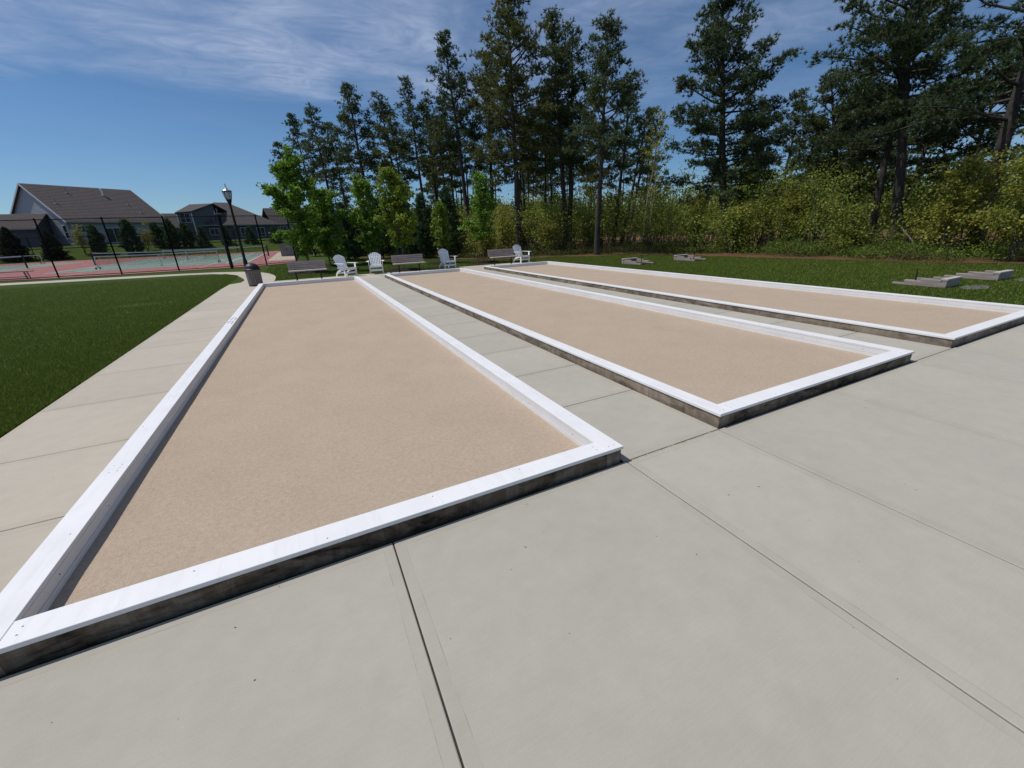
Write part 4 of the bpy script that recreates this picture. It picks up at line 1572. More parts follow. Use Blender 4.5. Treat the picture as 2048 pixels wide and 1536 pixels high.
def make_pine(seed, H_, cs, spread, r0, lean=(0, 0), dens=1.0, mat='needles', prof=None, limbs=True, name='pine_tree', dist=50):
    rg = np.random.default_rng(seed)
    root = empty(name, (0, 0, 0))
    tb = MB()
    k = 10
    wob = np.cumsum(rg.normal(size=(k + 1, 2)) * 0.02 * H_ / 12, 0)
    path = []
    for i in range(k + 1):
        t = i / k
        path.append((lean[0] * t + wob[i, 0] * (t > 0), lean[1] * t + wob[i, 1] * (t > 0), H_ * t))
    path = np.array(path)
    rad = [r0 * (1.25 if i == 0 else (1 - i / k) ** 0.75 + 0.04) for i in range(k + 1)]
    tb.tube(path, rad, 9, cap=False)
    tufts, tdir = [], []
    nb = int(H_ * (1 - cs) * 5.6 * dens)
    az = rg.uniform(0, 6.28)
    for i in range(nb):
        u = (i + rg.uniform(-0.3, 0.3)) / nb
        u = min(max(u, 0), 0.99)
        t = cs + (1 - cs) * u
        p = along(path, np.array([t]))[0]
        az += 2.4 + rg.uniform(-0.5, 0.5)
        if prof is None:
            w = 0.55 + 0.45 * math.sin(math.pi * min(1, u * 0.95 + 0.22))
            w *= (1 - u ** 3 * 0.72)
        else:
            w = np.interp(u, np.linspace(0, 1, len(prof)), prof)
        L_ = spread * 1.12 * w * rg.uniform(0.55, 1.15)
        el = math.radians(-8 + 50 * u + rg.uniform(-12, 14))
        d = (math.cos(az) * math.cos(el), math.sin(az) * math.cos(el), math.sin(el))
        pts = curve_limb(tb, p, d, L_, 0.022 * L_ ** 0.7 + 0.012, rg, droop=0.06, k=4, n=4)
        nc = max(3, int(L_ * 4.0 * rg.uniform(0.7, 1.25)))
        ts = np.sort(rg.uniform(0.34, 1.0, nc))
        ts[-1] = 1.0
        C = along(pts, ts)
        off = rdir(rg, nc, 0.35) * (0.14 + 0.20 * L_ * (1.1 - ts))[:, None] * np.array([1, 1, 0.55])
        C2 = C + off
        for c_, c2_ in zip(C, C2):
            if rg.random() < 0.6:
                tb.tube([c_, c2_], [0.010, 0.005], 3, cap=False)
        nt = 10
        cc = np.repeat(C2, nt, 0)
        o_ = rdir(rg, len(cc), 0.2) * rg.uniform(0.05, 0.36, len(cc))[:, None] * np.array([1.15, 1.15, 0.6])
        tufts.append(cc + o_)
        dd = o_ + np.array([0, 0, 0.12]) + np.repeat(pts[-1] - pts[0], 1) .reshape(1, 3) * 0.05
        tdir.append(dd / (np.linalg.norm(dd, axis=1)[:, None] + 1e-6))
    if limbs:      # dead stubs below the crown
        for i in range(int(10 * cs * H_ / 10)):
            t = rg.uniform(0.25, max(cs, 0.3))
            p = along(path, np.array([t]))[0]
            a = rg.uniform(0, 6.28)
            curve_limb(tb, p, (math.cos(a), math.sin(a), rg.uniform(-0.2, 0.3)), rg.uniform(0.3, 1.3), 0.014, rg, -0.05, 3, 3)
    tb.build('trunk', M['bark'], root, True)
    P = np.concatenate(tufts)
    D = np.concatenate(tdir)
    kb = int(np.clip(330 / dist, 7, 14))
    V = blades(P, D, rg, kb, 0.19, 0.00145 * dist, 0.75)
    v = np.repeat(np.clip(rg.normal(0.42, 0.2, len(P)), 0, 1), kb) * 0.7 + rg.uniform(0, 0.3, len(V))
    np_mesh('crown', V, 3, M[mat], v, root)
    return root


def make_broadleaf(seed, H_, cb, rx, shape, leaf, nleaf, mat, r0=0.05, bark='bark_grey', name='maple_tree', stems=1, clump=0.28, hue=0.0, lean=(0, 0), nb=26):
    """crown from cb*H up; shape: list of relative widths from bottom to top"""
    rg = np.random.default_rng(seed)
    root = empty(name, (0, 0, 0))
    tb = MB()
    C, Wt = [], []
    for s in range(stems):
        a = rg.uniform(0, 6.28)
        sp = 0.0 if stems == 1 else rg.uniform(0.1, 0.5) * rx
        hs = H_ * (1 if s == 0 else rg.uniform(0.65, 0.98))
        k = 7
        path = np.array([(math.cos(a) * sp * t ** 0.8 + lean[0] * t + rg.normal() * 0.03 * (t > 0), math.sin(a) * sp * t ** 0.8 + lean[1] * t + rg.normal() * 0.03 * (t > 0), hs * t) for t in [i / k for i in range(k + 1)]])
        tb.tube(path, [r0 * (1 - 0.85 * i / k) for i in range(k + 1)], 6, cap=False)
        for i in range(max(4, nb // stems)):
            u = rg.uniform(0, 1) ** 0.9
            t = cb * 0.85 + (1 - cb * 0.85) * u * 0.93
            p = along(path, np.array([t]))[0]
            w = np.interp(u, np.linspace(0, 1, len(shape)), shape) * rx
            a2 = rg.uniform(0, 6.28)
            el = rg.uniform(0.15, 0.9)
            L_ = w * rg.uniform(0.6, 1.05) * (1 if stems == 1 else 0.75)
            pts = curve_limb(tb, p, (math.cos(a2) * math.cos(el), math.sin(a2) * math.cos(el), math.sin(el)), L_ * 1.1, 0.006 + 0.010 * L_, rg, 0.05, 4, 3)
            nc = max(2, int(L_ * 5.5))
            C.append(along(pts, rg.uniform(0.15, 1.0, nc)))
    tb.build('trunk', M[bark], root, True)
    C = np.concatenate(C)
    idx = rg.integers(0, len(C), nleaf)
    cs_ = rg.uniform(0.6, 1.3, len(C))
    P = C[idx] + rg.normal(size=(nleaf, 3)) * clump * cs_[idx][:, None] * np.array([1, 1, 0.75]) * 0.6
    V = leaf_quads(P, leaf, rg, 0.5, 0.75)
    cv = np.clip(rg.normal(0.45, 0.18, len(C)), 0, 1)
    v = cv[idx] * 0.6 + rg.uniform(0, 0.4, nleaf)
    np_mesh('crown', V, 4, M[mat], v, root, extra=np.full(nleaf, hue))
    return root


def make_conifer(seed, H_, rx, mat='white_pine', kind='pine', name='white_pine_tree', skirt=0.04, dens=1.0, bw=None):
    """bushy young conifer, foliage nearly to the ground"""
    rg = np.random.default_rng(seed)
    root = empty(name, (0, 0, 0))
    tb = MB()
    tb.tube([(0, 0, -0.05), (0, 0, H_ * 0.5), (0.02, 0, H_ * 0.98)], [0.05 * H_ / 3.5, 0.03 * H_ / 3.5, 0.008], 7, cap=False)
    tf, td = [], []
    n = int(H_ * 34 * dens)
    for i in range(n):
        u = (i + 0.5) / n
        z = H_ * (skirt + (1 - skirt) * u)
        if kind == 'spruce':
            w = rx * (1 - u) ** 0.85 + 0.04
            el = math.radians(-12 + 40 * u)
        else:
            w = rx * (1 - u ** 1.9) ** 0.8 * (0.72 + 0.28 * min(1, u * 4)) + 0.06
            el = math.radians(12 + 45 * u)
        a = i * 2.4 + rg.uniform(-0.5, 0.5)
        L_ = w * rg.uniform(0.6, 1.12)
        d = np.array([math.cos(a) * math.cos(el), math.sin(a) * math.cos(el), math.sin(el)])
        if i % 2 == 0:
            tb.tube([(0, 0, z), tuple(np.array([0, 0, z]) + d * L_)], [0.010, 0.004], 3, cap=False)
        k = max(4, int(L_ * 16))
        ts = rg.uniform(0.22, 1.0, k) ** 0.75
        P = np.array([0, 0, z]) + d * (L_ * ts)[:, None] + rg.normal(size=(k, 3)) * 0.075
        tf.append(P)
        td.append(np.repeat((d + np.array([0, 0, 0.25 if kind != 'spruce' else -0.05]))[None], k, 0))
    tb.build('trunk', M['bark'], root, True)
    P, D = np.concatenate(tf), np.concatenate(td)
    kb = 9 if bw is None else 7
    V = blades(P, D, rg, kb, (0.13 if kind != 'spruce' else 0.10) * (1 if bw is None else 1.7), bw or (0.042 if kind != 'spruce' else 0.045), 0.7)
    v = np.repeat(rg.uniform(0, 0.7, len(P)), kb) + rg.uniform(0, 0.3, len(V))
    np_mesh('crown', V, 3, M[mat], v, root)
    return root


# ------------------------------------------------------------------ tall pines, one by one
PINES = [
    # x, y, height, lean x, lean y, crown start, spread, trunk radius, density, material, label
    (1.1, 60.0, 12.0, -1.2, 0.0, 0.42, 2.0, 0.15, 0.8, 0, 'leftmost and lowest of the tall pines, at the end of the wood'),
    (2.7, 51.9, 13.1, -0.9, 0.0, 0.38, 2.1, 0.17, 0.9, 0, 'tall pine second from the left end of the wood, flat branch sprays'),
    (3.8, 45.8, 12.6, -0.6, 0.1, 0.42, 2.0, 0.17, 0.9, 0, 'slim pine with a narrow pointed top above the first maple tree'),
    (5.4, 49.7, 12.2, -0.4, 0.0, 0.48, 1.6, 0.13, 0.8, 1, 'thin pine with olive foliage left of the broad-topped pine'),
    (6.5, 41.5, 13.2, -0.6, 0.1, 0.38, 2.5, 0.23, 1.25, 0, 'broad-topped pine rising clear above its neighbours on the left side'),
    (7.1, 51.5, 10.7, -0.3, 0.0, 0.45, 1.7, 0.14, 0.8, 0, 'shorter pine seen just behind the broad-topped pine'),
    (10.2, 44.9, 13.6, -1.0, 0.2, 0.38, 2.6, 0.18, 1.1, 0, 'dense round-topped pine above the yellow-green maple'),
    (10.1, 42.8, 11.6, -0.5, 0.1, 0.45, 1.9, 0.15, 0.8, 1, 'slender leaning pine right of the yellow-green maple top'),
    (11.2, 40.5, 14.0, -0.4, 0.1, 0.36, 2.2, 0.17, 0.9, 0, 'open-crowned pine with a bare pointed tip before the middle cluster'),
    (13.6, 43.9, 13.5, -0.3, 0.1, 0.40, 2.0, 0.17, 0.9, 1, 'olive pine squeezed between two darker pines left of centre'),
    (13.4, 34.5, 15.2, -1.0, 0.4, 0.40, 2.2, 0.21, 1.3, 0, 'dense columnar pine left of the tallest pine'),
    (15.4, 45.5, 12.3, -0.7, 0.2, 0.42, 1.9, 0.15, 0.8, 0, 'small pine behind the dense columnar pine'),
    (16.6, 47.2, 15.0, 0.0, 0.0, 0.40, 2.1, 0.18, 0.9, 1, 'olive pine filling the gap left of the tallest pine'),
    (14.3, 27.5, 16.2, -0.3, 0.2, 0.30, 3.0, 0.22, 1.25, 1, 'tallest pine, cut by the top edge, its trunk behind the rightmost chair'),
    (20.0, 36.9, 14.1, -0.2, 0.1, 0.42, 2.2, 0.18, 0.9, 0, 'pine with a dark straight trunk just right of the tallest pine'),
    (16.3, 36.5, 15.0, 0.2, -0.1, 0.34, 2.3, 0.19, 1.1, 1, 'olive pine close behind the tallest pine'),
    (18.5, 27.4, 14.6, -1.1, 0.7, 0.36, 2.3, 0.20, 1.2, 0, 'pine with a spire-like tip right of the tallest pine'),
    (19.2, 28.1, 14.2, 0.1, -0.1, 0.42, 2.3, 0.20, 1.0, 0, 'pine with a thick trunk twinned beside the spire-tipped pine'),
    (22.3, 35.6, 12.9, -0.4, 0.2, 0.45, 1.7, 0.12, 0.8, 1, 'thin-stemmed pine between the spire-tipped pine and the lawn-edge pine'),
    (16.9, 21.7, 11.8, 0.1, -0.1, 0.46, 2.2, 0.17, 1.15, 0, 'pine whose whole dark trunk stands at the lawn edge behind the far court'),
    (23.1, 27.6, 11.0, 0.6, -0.5, 0.42, 2.0, 0.17, 0.9, 0, 'pine leaning right beyond the lawn-edge pine'),
    (24.9, 28.7, 9.7, 1.0, -0.9, 0.42, 1.8, 0.15, 0.8, 0, 'shorter leaning pine beside the pale dead tree'),
    (27.9, 31.4, 10.9, 1.2, -1.1, 0.42, 1.9, 0.16, 0.8, 0, 'distant pine seen over the pale dead tree'),
    (24.0, 18.0, 14.1, -1.35, 1.6, 0.22, 3.1, 0.25, 1.7, 0, 'big dense lone pine right of centre with sky on both sides'),
    (34.3, 24.3, 10.9, -0.5, 0.7, 0.28, 2.2, 0.18, 1.1, 0, 'pine tucked behind the right side of the lone pine'),
    (36.4, 24.7, 10.8, -0.4, 0.6, 0.28, 1.9, 0.16, 0.9, 0, 'last pine before the sky gap right of the lone pine'),
    (35.6, 22.3, 10.5, 0.1, -0.1, 0.40, 1.5, 0.14, 0.8, 0, 'small narrow pine standing alone against the sky in the right gap'),
    (30.6, 14.8, 9.4, -1.1, 2.0, 0.22, 2.9, 0.20, 1.3, 0, 'bushy pine left of the two thick curved trunks'),
    (37.5, 19.0, 8.5, -1.2, 2.1, 0.20, 3.2, 0.18, 1.2, 1, 'low dark pine at the foot of the right sky gap'),
    (27.0, 10.6, 12.6, -0.85, 1.9, 0.44, 3.7, 0.23, 1.35, 0, 'huge wide pine at right whose nearer curved trunk stands in undergrowth'),
    (28.4, 12.3, 10.6, -0.2, 0.4, 0.44, 2.6, 0.20, 0.9, 0, 'thick-trunked pine just left of the huge wide pine'),
    (33.4, 13.5, 8.4, 0.3, -0.8, 0.40, 2.2, 0.15, 1.0, 0, 'slanting pine between the huge wide pine and the right edge'),
    (25.4, 7.3, 11.0, -0.2, 0.5, 0.42, 3.7, 0.27, 1.25, 0, 'nearest pine at the upper right corner with a thick slanting trunk'),
    (34.5, 16.0, 9.9, -0.5, 1.0, 0.34, 2.6, 0.17, 1.2, 0, 'pine filling the dark mass behind the two thick trunks'),
    (32.3, 10.6, 8.1, 0.1, -0.2, 0.38, 2.6, 0.16, 1.1, 0, 'low pine seen under the upper right branches'),
    (28.5, 6.6, 11.4, 0.3, -0.4, 0.42, 3.2, 0.17, 0.9, 0, 'pine just behind the nearest pine at the right edge'),
]
for i, (x_, y_, hh, lx, ly, cs_, sp_, r0_, dn, mi, lb) in enumerate(PINES):
    if math.degrees(math.atan2(x_, y_)) < 50:
        far__ = math.hypot(x_, y_) > 34
        cs_ += 0.12 if far__ else 0.04
        dn *= 0.92 if far__ else 1.1
        sp_ *= 1.0 if far__ else 1.08
    o = make_pine(100 + i, hh, cs_, sp_, r0_, (lx, ly), dn, 'needles' if mi == 0 else 'needles_y', dist=math.hypot(x_, y_))
    o.location = (x_, y_, -0.02)
    tag(o, lb, 'pine tree', 'tall pines of the wood')

# slender pines deeper in: two kinds, copied
deep = [make_pine(900, 11.5, 0.56, 1.7, 0.13, (0.2, 0.1), 0.8), make_pine(901, 10.5, 0.52, 1.9, 0.14, (-0.3, 0.1), 0.8, 'needles_y'), make_pine(902, 12.5, 0.60, 1.5, 0.12, (0.1, -0.2), 0.75)]
r_ = random.Random(21)
spots = []
tries = 0
while len(spots) < 40 and tries < 4000:
    tries += 1
    x_ = r_.uniform(3, 58)
    y_ = r_.uniform(4, 78)
    d_ = math.hypot(x_, y_)
    az_ = math.degrees(math.atan2(x_, y_))
    if d_ < 44 or d_ > 74 or az_ < 3 or az_ > 80:
        continue
    if 46 < az_ < 51 or 57.5 < az_ < 62:     # the sky gaps
        continue
    if any(math.hypot(x_ - p[0], y_ - p[1]) < 2.6 for p in spots):
        continue
    spots.append((x_, y_))
tries = 0
while len(spots) < 50 and tries < 4000:      # the stand is closest-set in the middle of the picture
    tries += 1
    d_, az_ = r_.uniform(36, 47), r_.uniform(13, 43)
    x_, y_ = math.sin(math.radians(az_)) * d_, math.cos(math.radians(az_)) * d_
    if all(math.hypot(x_ - p[0], y_ - p[1]) > 1.7 for p in spots + [q[:2] for q in PINES]):
        spots.append((x_, y_))
for i, (x_, y_) in enumerate(spots):
    src = deep[i % 3]
    o = src if i < 3 else copy_tree(src)
    o.location = (x_, y_, -0.02)
    o.rotation_euler = (0, 0, r_.uniform(0, 6.28))
    s_ = r_.uniform(0.8, 1.05) * (1.0 if math.degrees(math.atan2(x_, y_)) > 12 else 0.85)
    if math.degrees(math.atan2(x_, y_)) > 40:
        s_ *= 0.85
    o.scale = (s_, s_, s_)
    tag(o, 'slender pine deep in the wood, seen between the nearer trunks', 'pine tree', 'slender pines deep in the wood')

# pale dead-looking tree
o = make_broadleaf(55, 8.4, 0.45, 1.5, [0.7, 1.0, 0.8, 0.4], 0.10, 900, 'oak', 0.07, 'bark_pale', 'deciduous_tree', 1, 0.2, 0.0, (0.5, -0.4), 16)
o.location = (21.4, 22.6, 0)
tag(o, 'pale-barked, nearly bare tree standing among green brush right of the lawn-edge pine', 'tree')
o = make_broadleaf(56, 8.8, 0.5, 1.2, [0.7, 1.0, 0.8, 0.4], 0.10, 700, 'oak', 0.055, 'bark_pale', 'deciduous_tree', 1, 0.2, 0.3, (0.3, -0.2), 14)
o.location = (22.3, 22.9, 0)
tag(o, 'second pale thin tree close behind the nearly bare one', 'tree')

# ------------------------------------------------------------------ young maples in mulch rings
maples = [
    (0.25, 24.0, 5.25, 0.17, 1.45, [0.75, 1.0, 1.0, 0.95, 0.8, 0.5], 34000, 'maple', 0.05, 'leftmost young maple, full bright green crown behind the first bench'),
    (1.5, 27.9, 4.5, 0.15, 1.6, [0.8, 1.0, 0.9, 0.7, 0.35], 26000, 'maple', 0.045, 'lower young maple just right of the leftmost one'),
    (4.0, 27.7, 5.0, 0.16, 1.3, [0.6, 1.0, 0.9, 0.7, 0.45], 15000, 'maple', 0.04, 'narrow bright green maple above the gap between the first two chairs'),
    (4.43, 20.95, 4.5, 0.26, 1.15, [0.7, 1.0, 0.85, 0.7, 0.45], 14000, 'maple_y', 0.03, 'yellow-green young maple rising behind the middle bench'),
    (7.45, 23.9, 3.3, 0.3, 0.75, [0.7, 1.0, 0.8, 0.5, 0.3], 3600, 'maple_y', 0.026, 'smallest yellow-green sapling behind the third chair'),
    (9.15, 21.9, 4.75, 0.24, 1.1, [0.8, 1.0, 0.85, 0.6, 0.35], 9500, 'maple', 0.03, 'slim green maple behind the rightmost bench, with a stake beside it'),
]
for i, (x_, y_, hh, cb_, rx_, shp, nl, mt, r0_, lb) in enumerate(maples):
    o = make_broadleaf(300 + i, hh, cb_, rx_, shp, 0.115, int(nl * 0.62), mt, r0_, 'bark_grey', 'maple_tree', 1, 0.17, 0.0, (0.05, 0), 72)
    o.location = (x_, y_, 0)
    tag(o, lb, 'maple tree', 'young maples behind the courts')
    b = MB()
    rr_ = random.Random(i)
    k = 26
    ring = [(x_ + 1.05 * math.cos(2 * math.pi * q / k) * rr_.uniform(0.92, 1.08), y_ + 0.95 * math.sin(2 * math.pi * q / k) * rr_.uniform(0.92, 1.08), -0.012) for q in range(k)]
    ring2 = [(x_ + (p[0] - x_) * 0.6, y_ + (p[1] - y_) * 0.6, 0.07 + rr_.uniform(-0.01, 0.01)) for p in ring]
    b.add(ring + ring2 + [(x_, y_, 0.10)], [(q, (q + 1) % k, (q + 1) % k + k, q + k) for q in range(k)] + [(q + k, (q + 1) % k + k, 2 * k) for q in range(k)])
    struct(b.build('mulch_bed', M['mulch']))
b = MB()
b.tube([(8.62, 21.5, -0.05), (8.62, 21.5, 1.35)], 0.025, 7)
tag(b.build('tree_stake', M['bark_grey']), 'bare wooden stake standing left of the slim maple behind the last bench', 'stake')

# young conifers behind the lawn
con = [
    (2.4, 35.0, 4.3, 1.5, 'pine', 'bushy dark white pine behind the second maple, nearest the court fence'),
    (3.1, 32.5, 3.7, 1.2, 'pine', 'dark young white pine left of the small spruce'),
    (4.45, 38.6, 3.1, 1.25, 'spruce', 'small dark spruce with a pointed top above the first chair'),
    (5.6, 33.2, 4.1, 1.4, 'pine', 'white pine right of the small spruce, behind the narrow maple'),
    (7.0, 31.3, 4.1, 1.4, 'pine', 'white pine directly behind the yellow-green maple'),
    (8.05, 30.0, 4.1, 1.25, 'pine', 'white pine between the middle bench and the third chair'),
    (9.5, 28.8, 4.4, 1.3, 'pine', 'tall bushy white pine right behind the third chair, darkest of the row'),
    (1.2, 44.0, 4.0, 1.4, 'pine', 'white pine far back beside the right corner of the sports courts'),
]
for i, (x_, y_, hh, rx_, kd, lb) in enumerate(con):
    o = make_conifer(400 + i, hh, rx_, 'spruce' if kd == 'spruce' else 'white_pine', kd, 'spruce_tree' if kd == 'spruce' else 'white_pine_tree', 0.03, 1.7)
    o.location = (x_, y_, -0.02)
    tag(o, lb, 'spruce tree' if kd == 'spruce' else 'white pine', 'young conifers behind the lawn')

# trees on the rise in front of the houses
fs1 = make_conifer(500, 3.8, 1.7, 'spruce', 'spruce', 'spruce_tree', 0.02, 1.5, 0.10)
fs2 = make_conifer(501, 3.4, 1.5, 'spruce', 'spruce', 'spruce_tree', 0.02, 1.5, 0.10)
tag(fs1, 'dark spruce at the left edge in front of the low house', 'spruce tree')
tag(fs2, 'dark spruce in front of the gable end of the big house', 'spruce tree')
fs1.location = (-32.1, 75.6, float(tz(-32.1, 75.6)))
fs2.location = (-28.4, 75.2, float(tz(-28.4, 75.2)))
far_list = [
    (-26.0, 77.0, 3.7, 1.2, 'b', 'thin brownish tree at the corner of the big house'),
    (-24.4, 77.0, 3.6, 1.05, 'w', 'round dark conifer left of the sliding door of the big house'),
    (-20.6, 76.2, 4.3, 1.5, 'w', 'widest dark conifer in front of the big house, right of its sliding door'),
    (-19.3, 77.0, 4.1, 1.3, 'b', 'reddish-brown tree beside the widest dark conifer'),
    (-18.2, 79.0, 3.2, 1.2, 'w', 'low conifer before the right end of the big house'),
    (-16.3, 78.0, 3.9, 1.3, 'w', 'tall conifer standing between the big house and the dark hipped house'),
    (-14.6, 78.0, 3.3, 1.1, 'w', 'conifer left of the dark hipped house front'),
    (-12.7, 78.0, 2.9, 1.1, 's', 'pointed spruce before the left part of the hipped house'),
    (-9.9, 79.0, 2.7, 0.9, 's', 'small spruce just left of the lamp post, before the hipped house'),
    (-6.6, 79.0, 2.4, 1.1, 's', 'small spruce right of the lamp post, before the hipped house windows'),
    (-3.2, 79.0, 2.4, 1.1, 's', 'small spruce before the right end of the hipped house'),
]
for i, (x_, y_, hh, rx_, kd, lb) in enumerate(far_list):
    if kd == 'b':
        o = make_broadleaf(520 + i, hh, 0.2, rx_, [0.6, 1.0, 0.9, 0.5], 0.13, 1500, 'oak', 0.06, 'bark_grey', 'deciduous_tree', 2, 0.35, 0.0, (0, 0), 20)
    else:
        o = make_conifer(520 + i, hh, rx_, 'white_pine', 'spruce' if kd == 's' else 'pine', 'spruce_tree' if kd == 's' else 'conifer_tree', 0.03, 1.0, 0.085)
    o.location = (x_, y_, float(tz(x_, y_)) - 0.05)
    tag(o, lb, 'tree' if kd == 'b' else 'conifer', 'trees in front of the houses')


# ------------------------------------------------------------------ woodland edge
def edge_dist(x, y):
    """signed-ish distance into the wood from the edge polyline (positive inside)"""
    best = 1e9
    sg = 1
    for i in range(len(edge_pts) - 1):
        ax, ay = edge_pts[i]
        bx2, by2 = edge_pts[i + 1]
        ux, uy = bx2 - ax, by2 - ay
        t = max(0, min(1, ((x - ax) * ux + (y - ay) * uy) / (ux * ux + uy * uy)))
        qx, qy = ax + ux * t, ay + uy * t
        d = math.hypot(x - qx, y - qy)
        if d < best:
            best = d
            sg = 1 if (ux * (y - qy) - uy * (x - qx)) < 0 else -1
    return best * sg


rg = np.random.default_rng(77)


def brush_points(n, xr, yr, dmin, dmax, keep=None):
    out = []
    while len(out) < n:
        x_, y_ = rg.uniform(*xr), rg.uniform(*yr)
        d = edge_dist(x_, y_)
        if dmin < d < dmax and (keep is None or keep(x_, y_)):
            out.append((x_, y_, d))
    return out


# low undergrowth right at the edge
V, vv, hu = [], [], []
for (x_, y_, d) in brush_points(620, (1, 30), (-3, 45), 0.55, 4.2):
    az_ = math.degrees(math.atan2(x_, y_))
    if 45 < az_ < 66 and d < 0.95:
        continue
    hh = rg.uniform(0.25, 0.6) + d * 0.13
    rr_ = rg.uniform(0.25, 0.6)
    n = int(170 * (0.6 + hh))
    P = np.array([x_, y_, 0]) + rg.normal(size=(n, 3)) * np.array([rr_ * .6, rr_ * .6, 0])
    P[:, 2] = rg.uniform(0.02, 1, n) ** 0.8 * hh * (1 - 0.5 * np.minimum(1, np.hypot(P[:, 0] - x_, P[:, 1] - y_) / rr_))
    V.append(leaf_quads(P, 0.075, rg, 0.3, 0.45))
    vv.append(np.clip(rg.normal(0.4, 0.2) + rg.normal(0, 0.18, n), 0, 1))
    brown = 0.75 if az_ < 47 and rg.random() < 0.75 else (0.9 if d < 1.3 and rg.random() < 0.35 else rg.uniform(0, 0.25))
    hu.append(np.full(n, brown))
tag(np_mesh('undergrowth', np.concatenate(V), 4, M['under'], np.concatenate(vv), extra=np.concatenate(hu)),
    'low green and brown undergrowth along the edge of the wood', 'undergrowth', kind='stuff')

# thicket behind it
V, vv, hu = [], [], []
st = MB()


def thicket_h(az_, d):
    h = np.interp(az_, [0, 8, 15, 24, 30, 36, 42, 48, 54, 60, 66, 72, 78, 85], [2.6, 3.4, 4.4, 4.6, 4.5, 4.8, 5.2, 5.4, 5.4, 5.4, 5.2, 4.9, 5.8, 6.4])
    return h * (0.6 + 0.4 * min(1, d / 8.0)) * (1 + 0.012 * max(0, d - 10))


for (x_, y_, d) in brush_points(480, (1, 52), (-4, 62), 2.0, 26):
    az_ = math.degrees(math.atan2(x_, y_))
    dist = math.hypot(x_, y_)
    hh = thicket_h(az_, d) * rg.uniform(0.55, 1.05)
    if (64.8 < az_ < 70.5 and dist < 30.5) or (26.2 < az_ < 29 and dist < 31):
        hh *= 0.35
    rr_ = rg.uniform(0.7, 1.4)
    near_ = dist < 34
    nc = int(rg.integers(7, 14))
    C = np.array([x_, y_, 0]) + np.stack([rg.normal(0, rr_ * .55, nc), rg.normal(0, rr_ * .55, nc), hh * (0.25 + 0.75 * rg.uniform(0, 1, nc))], 1)
    n = 640 if near_ else 330
    idx = rg.integers(0, nc, n)
    P = C[idx] + rg.normal(size=(n, 3)) * np.array([0.34, 0.34, 0.22])
    P[:, 2] = np.maximum(P[:, 2], 0.1)
    V.append(leaf_quads(P, 0.10 if near_ else 0.17, rg, 0.8, 0.7))
    vv.append(np.clip(rg.normal(0.42, 0.15) + rg.normal(0, 0.17, n), 0, 1))
    hu.append(np.full(n, np.clip(rg.normal(0.58, 0.36), 0, 1)))
    for c in C[::3]:
        st.tube([(x_ + rg.normal() * 0.2, y_ + rg.normal() * 0.2, 0), tuple(c)], [0.026, 0.010], 4, cap=False)
tag(np_mesh('thicket', np.concatenate(V), 4, M['oak'], np.concatenate(vv), extra=np.concatenate(hu)),
    'dense yellow-green leafy thicket filling the wood below the pines', 'thicket', kind='stuff')
tag(st.build('thicket_stems', M['bark']), 'thin grey-brown stems inside the leafy thicket', 'brush stems', kind='stuff')

# shrubs one can tell apart at the front of the thicket
shrubs = [
    (23.7, 7.7, 4.3, 1.7, 0.05, 7000, 'large yellow-green shrub below the upper right pines, spreading in tiers'),
    (22.7, 5.5, 5.5, 2.1, 0.2, 10000, 'big leafy shrub at the right edge of the photo'),
    (24.4, 13.9, 3.6, 1.8, 0.0, 6000, 'rounded yellow-green shrub left of the two thick pine trunks'),
    (22.4, 16.2, 3.0, 1.7, 0.1, 5000, 'wide low shrub in front of the big lone pine, to its right'),
    (23.0, 19.4, 3.4, 1.5, 0.2, 4200, 'leafy shrub touching the left side of the lone pine trunk'),
    (17.9, 23.9, 2.9, 1.3, 0.3, 3600, 'green shrub just right of the lawn-edge pine trunk'),
    (15.0, 24.6, 2.6, 1.3, 0.0, 3600, 'yellow-brown shrub left of the lawn-edge pine trunk'),
    (12.5, 26.2, 3.4, 1.4, 0.0, 4600, 'tall yellowish shrub between the tallest pine and the last white pine'),
    (10.9, 25.6, 2.6, 1.2, 0.1, 4000, 'yellowish shrub behind the rightmost bench'),
    (22.8, 10.6, 2.2, 1.5, 0.3, 3600, 'low spreading shrub between the two thick trunks and the right edge shrubs'),
]
for i, (x_, y_, hh, rx_, hu_, nl, lb) in enumerate(shrubs):
    o = make_broadleaf(600 + i, hh, 0.12, rx_, [0.8, 1.0, 0.9, 0.7, 0.4], 0.095, nl, 'oak', 0.035, 'bark_grey', 'shrub', 5, 0.26, hu_, (0, 0), 50)
    o.location = (x_, y_, -0.02)
    tag(o, lb, 'shrub', 'shrubs at the edge of the wood')

# a dead broken branch in the right-hand brush
b = MB()
b.tube([(22.9, 7.9, 0.0), (22.9, 8.3, 0.5), (22.8, 8.9, 1.2)], [0.035, 0.03, 0.012], 6)
tag(b.build('dead_branch', M['bark_pale']), 'pale broken branch leaning in the undergrowth at right', 'branch')

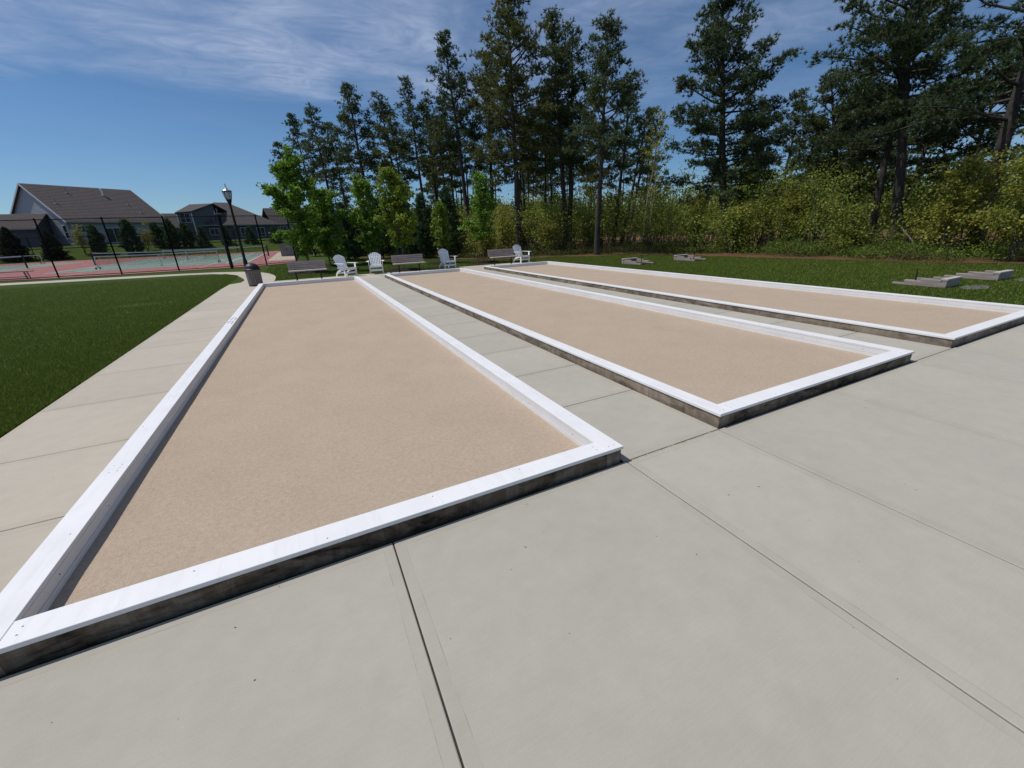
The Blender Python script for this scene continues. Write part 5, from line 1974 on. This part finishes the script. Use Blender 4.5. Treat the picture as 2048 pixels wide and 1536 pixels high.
# far mass of trees closing the wood
V, vv = [], []
for i in range(520):
    az_ = math.radians(rg.uniform(2, 88))
    d_ = rg.uniform(66, 105)
    x_, y_ = math.sin(az_) * d_, math.cos(az_) * d_
    if x_ < 4:
        continue
    hh = rg.uniform(3.5, 6.5) * (1.0 if math.degrees(az_) > 10 else 0.8)
    n = 170
    P = np.array([x_, y_, 0]) + rg.normal(size=(n, 3)) * np.array([1.5, 1.5, 0])
    P[:, 2] = rg.uniform(0, 1, n) ** 0.8 * hh
    V.append(leaf_quads(P, 0.48, rg, 0.4, 0.7))
    vv.append(np.clip(rg.normal(0.3, 0.2) + rg.normal(0, 0.12, n), 0, 1))
vv = np.concatenate(vv)
tag(np_mesh('far_wood', np.concatenate(V), 4, M['oak'], vv, extra=np.full(len(vv), 0.8)),
    'far off green wood seen as one mass behind the pine trunks', 'wood', kind='stuff')


# ------------------------------------------------------------------ lawn grass
def grass_patch(name, n, sampler, hmin, hmax, wid, label, zb=-0.018):
    P = sampler(n)
    n = len(P)
    a = rg.uniform(0, 6.28, n)
    h = rg.uniform(hmin, hmax, n)
    ln = rg.normal(0, 0.45, (n, 2)) * h[:, None]
    w = wid * rg.uniform(0.7, 1.3, n)
    V = np.zeros((n, 3, 3))
    V[:, 0] = np.stack([P[:, 0] - np.cos(a) * w, P[:, 1] - np.sin(a) * w, np.full(n, zb)], 1)
    V[:, 1] = np.stack([P[:, 0] + np.cos(a) * w, P[:, 1] + np.sin(a) * w, np.full(n, zb)], 1)
    V[:, 2] = np.stack([P[:, 0] + ln[:, 0], P[:, 1] + ln[:, 1], zb + h], 1)
    v = np.clip(rg.normal(0.42, 0.2, n), 0, 0.9)
    v[rg.random(n) < 0.03] = 1.0
    # a worn straw-coloured patch
    m_ = np.hypot((P[:, 0] + 4.6) / 0.7, (P[:, 1] - 15.8) / 0.35) < rg.uniform(0.3, 1.2, n)
    v[m_] = rg.uniform(0.85, 1.0, int(m_.sum()))
    return tag(np_mesh(name, V, 3, M['blade'], v), label, 'grass', kind='stuff')


def samp_left(n):
    # denser close to the camera
    y = 4.2 + (27 - 4.2) * rg.random(n) ** 1.7
    x = -2.96 - (rg.random(n) ** 1.25) * (y * 0.62)
    k = np.ones(n, bool)
    lim = np.interp(y, [0, 18.4, 20.4, 21, 23, 25.4, 26.8, 30], [-2.96, -2.95, -2.88, -2.55, -2.68, -3.15, -3.8, -6])
    return np.stack([np.minimum(x, lim - 0.01), y], 1)


def samp_right(n):
    y = -1 + 24 * rg.random(n)
    x = 11.16 + (rg.random(n) ** 1.15) * (np.interp(y, [-5, 0, 5, 13, 20, 21, 24], [23, 22.5, 21.5, 19.7, 18.2, 15.5, 11.5]) - 11.16)
    k = x > 11.16
    return np.stack([x, y], 1)[k]


def samp_back(n):
    x = -2.0 + 14 * rg.random(n)
    y = 20.42 + 12 * rg.random(n) ** 1.4
    k = (x > np.interp(y, [20, 22.7, 24.2, 25.5, 27, 29], [-1.2, -1.24, -1.4, -1.7, -2.2, -3.2])) & (x < np.interp(y, [20, 23.5, 26, 28.5, 32, 36], [11.5, 11.3, 9.4, 8.5, 7.2, 5.2]))
    return np.stack([x, y], 1)[k]


grass_patch('lawn_grass', 330000, samp_left, 0.025, 0.055, 0.0035, 'short mown grass blades of the left lawn beside the sidewalk')
grass_patch('lawn_grass', 170000, samp_right, 0.025, 0.055, 0.007, 'short mown grass blades of the right lawn around the horseshoe pits')
grass_patch('lawn_grass', 60000, samp_back, 0.025, 0.06, 0.009, 'short mown grass blades behind the benches and chairs')

b = MB()
rr_ = random.Random(9)
for cxp, cyp in ((14.4, 3.85), (16.8, 3.6)):
    k = 18
    ring = [(cxp + 0.55 * math.cos(2 * math.pi * q / k) * rr_.uniform(0.8, 1.15), cyp + 0.24 * math.sin(2 * math.pi * q / k) * rr_.uniform(0.8, 1.15), -0.004) for q in range(k)]
    b.add(ring, [tuple(range(k))])
tag(b.build('gravel', M['gravel']), 'patches of pale gravel on the grass beside the timber horseshoe pits', 'gravel', kind='stuff')
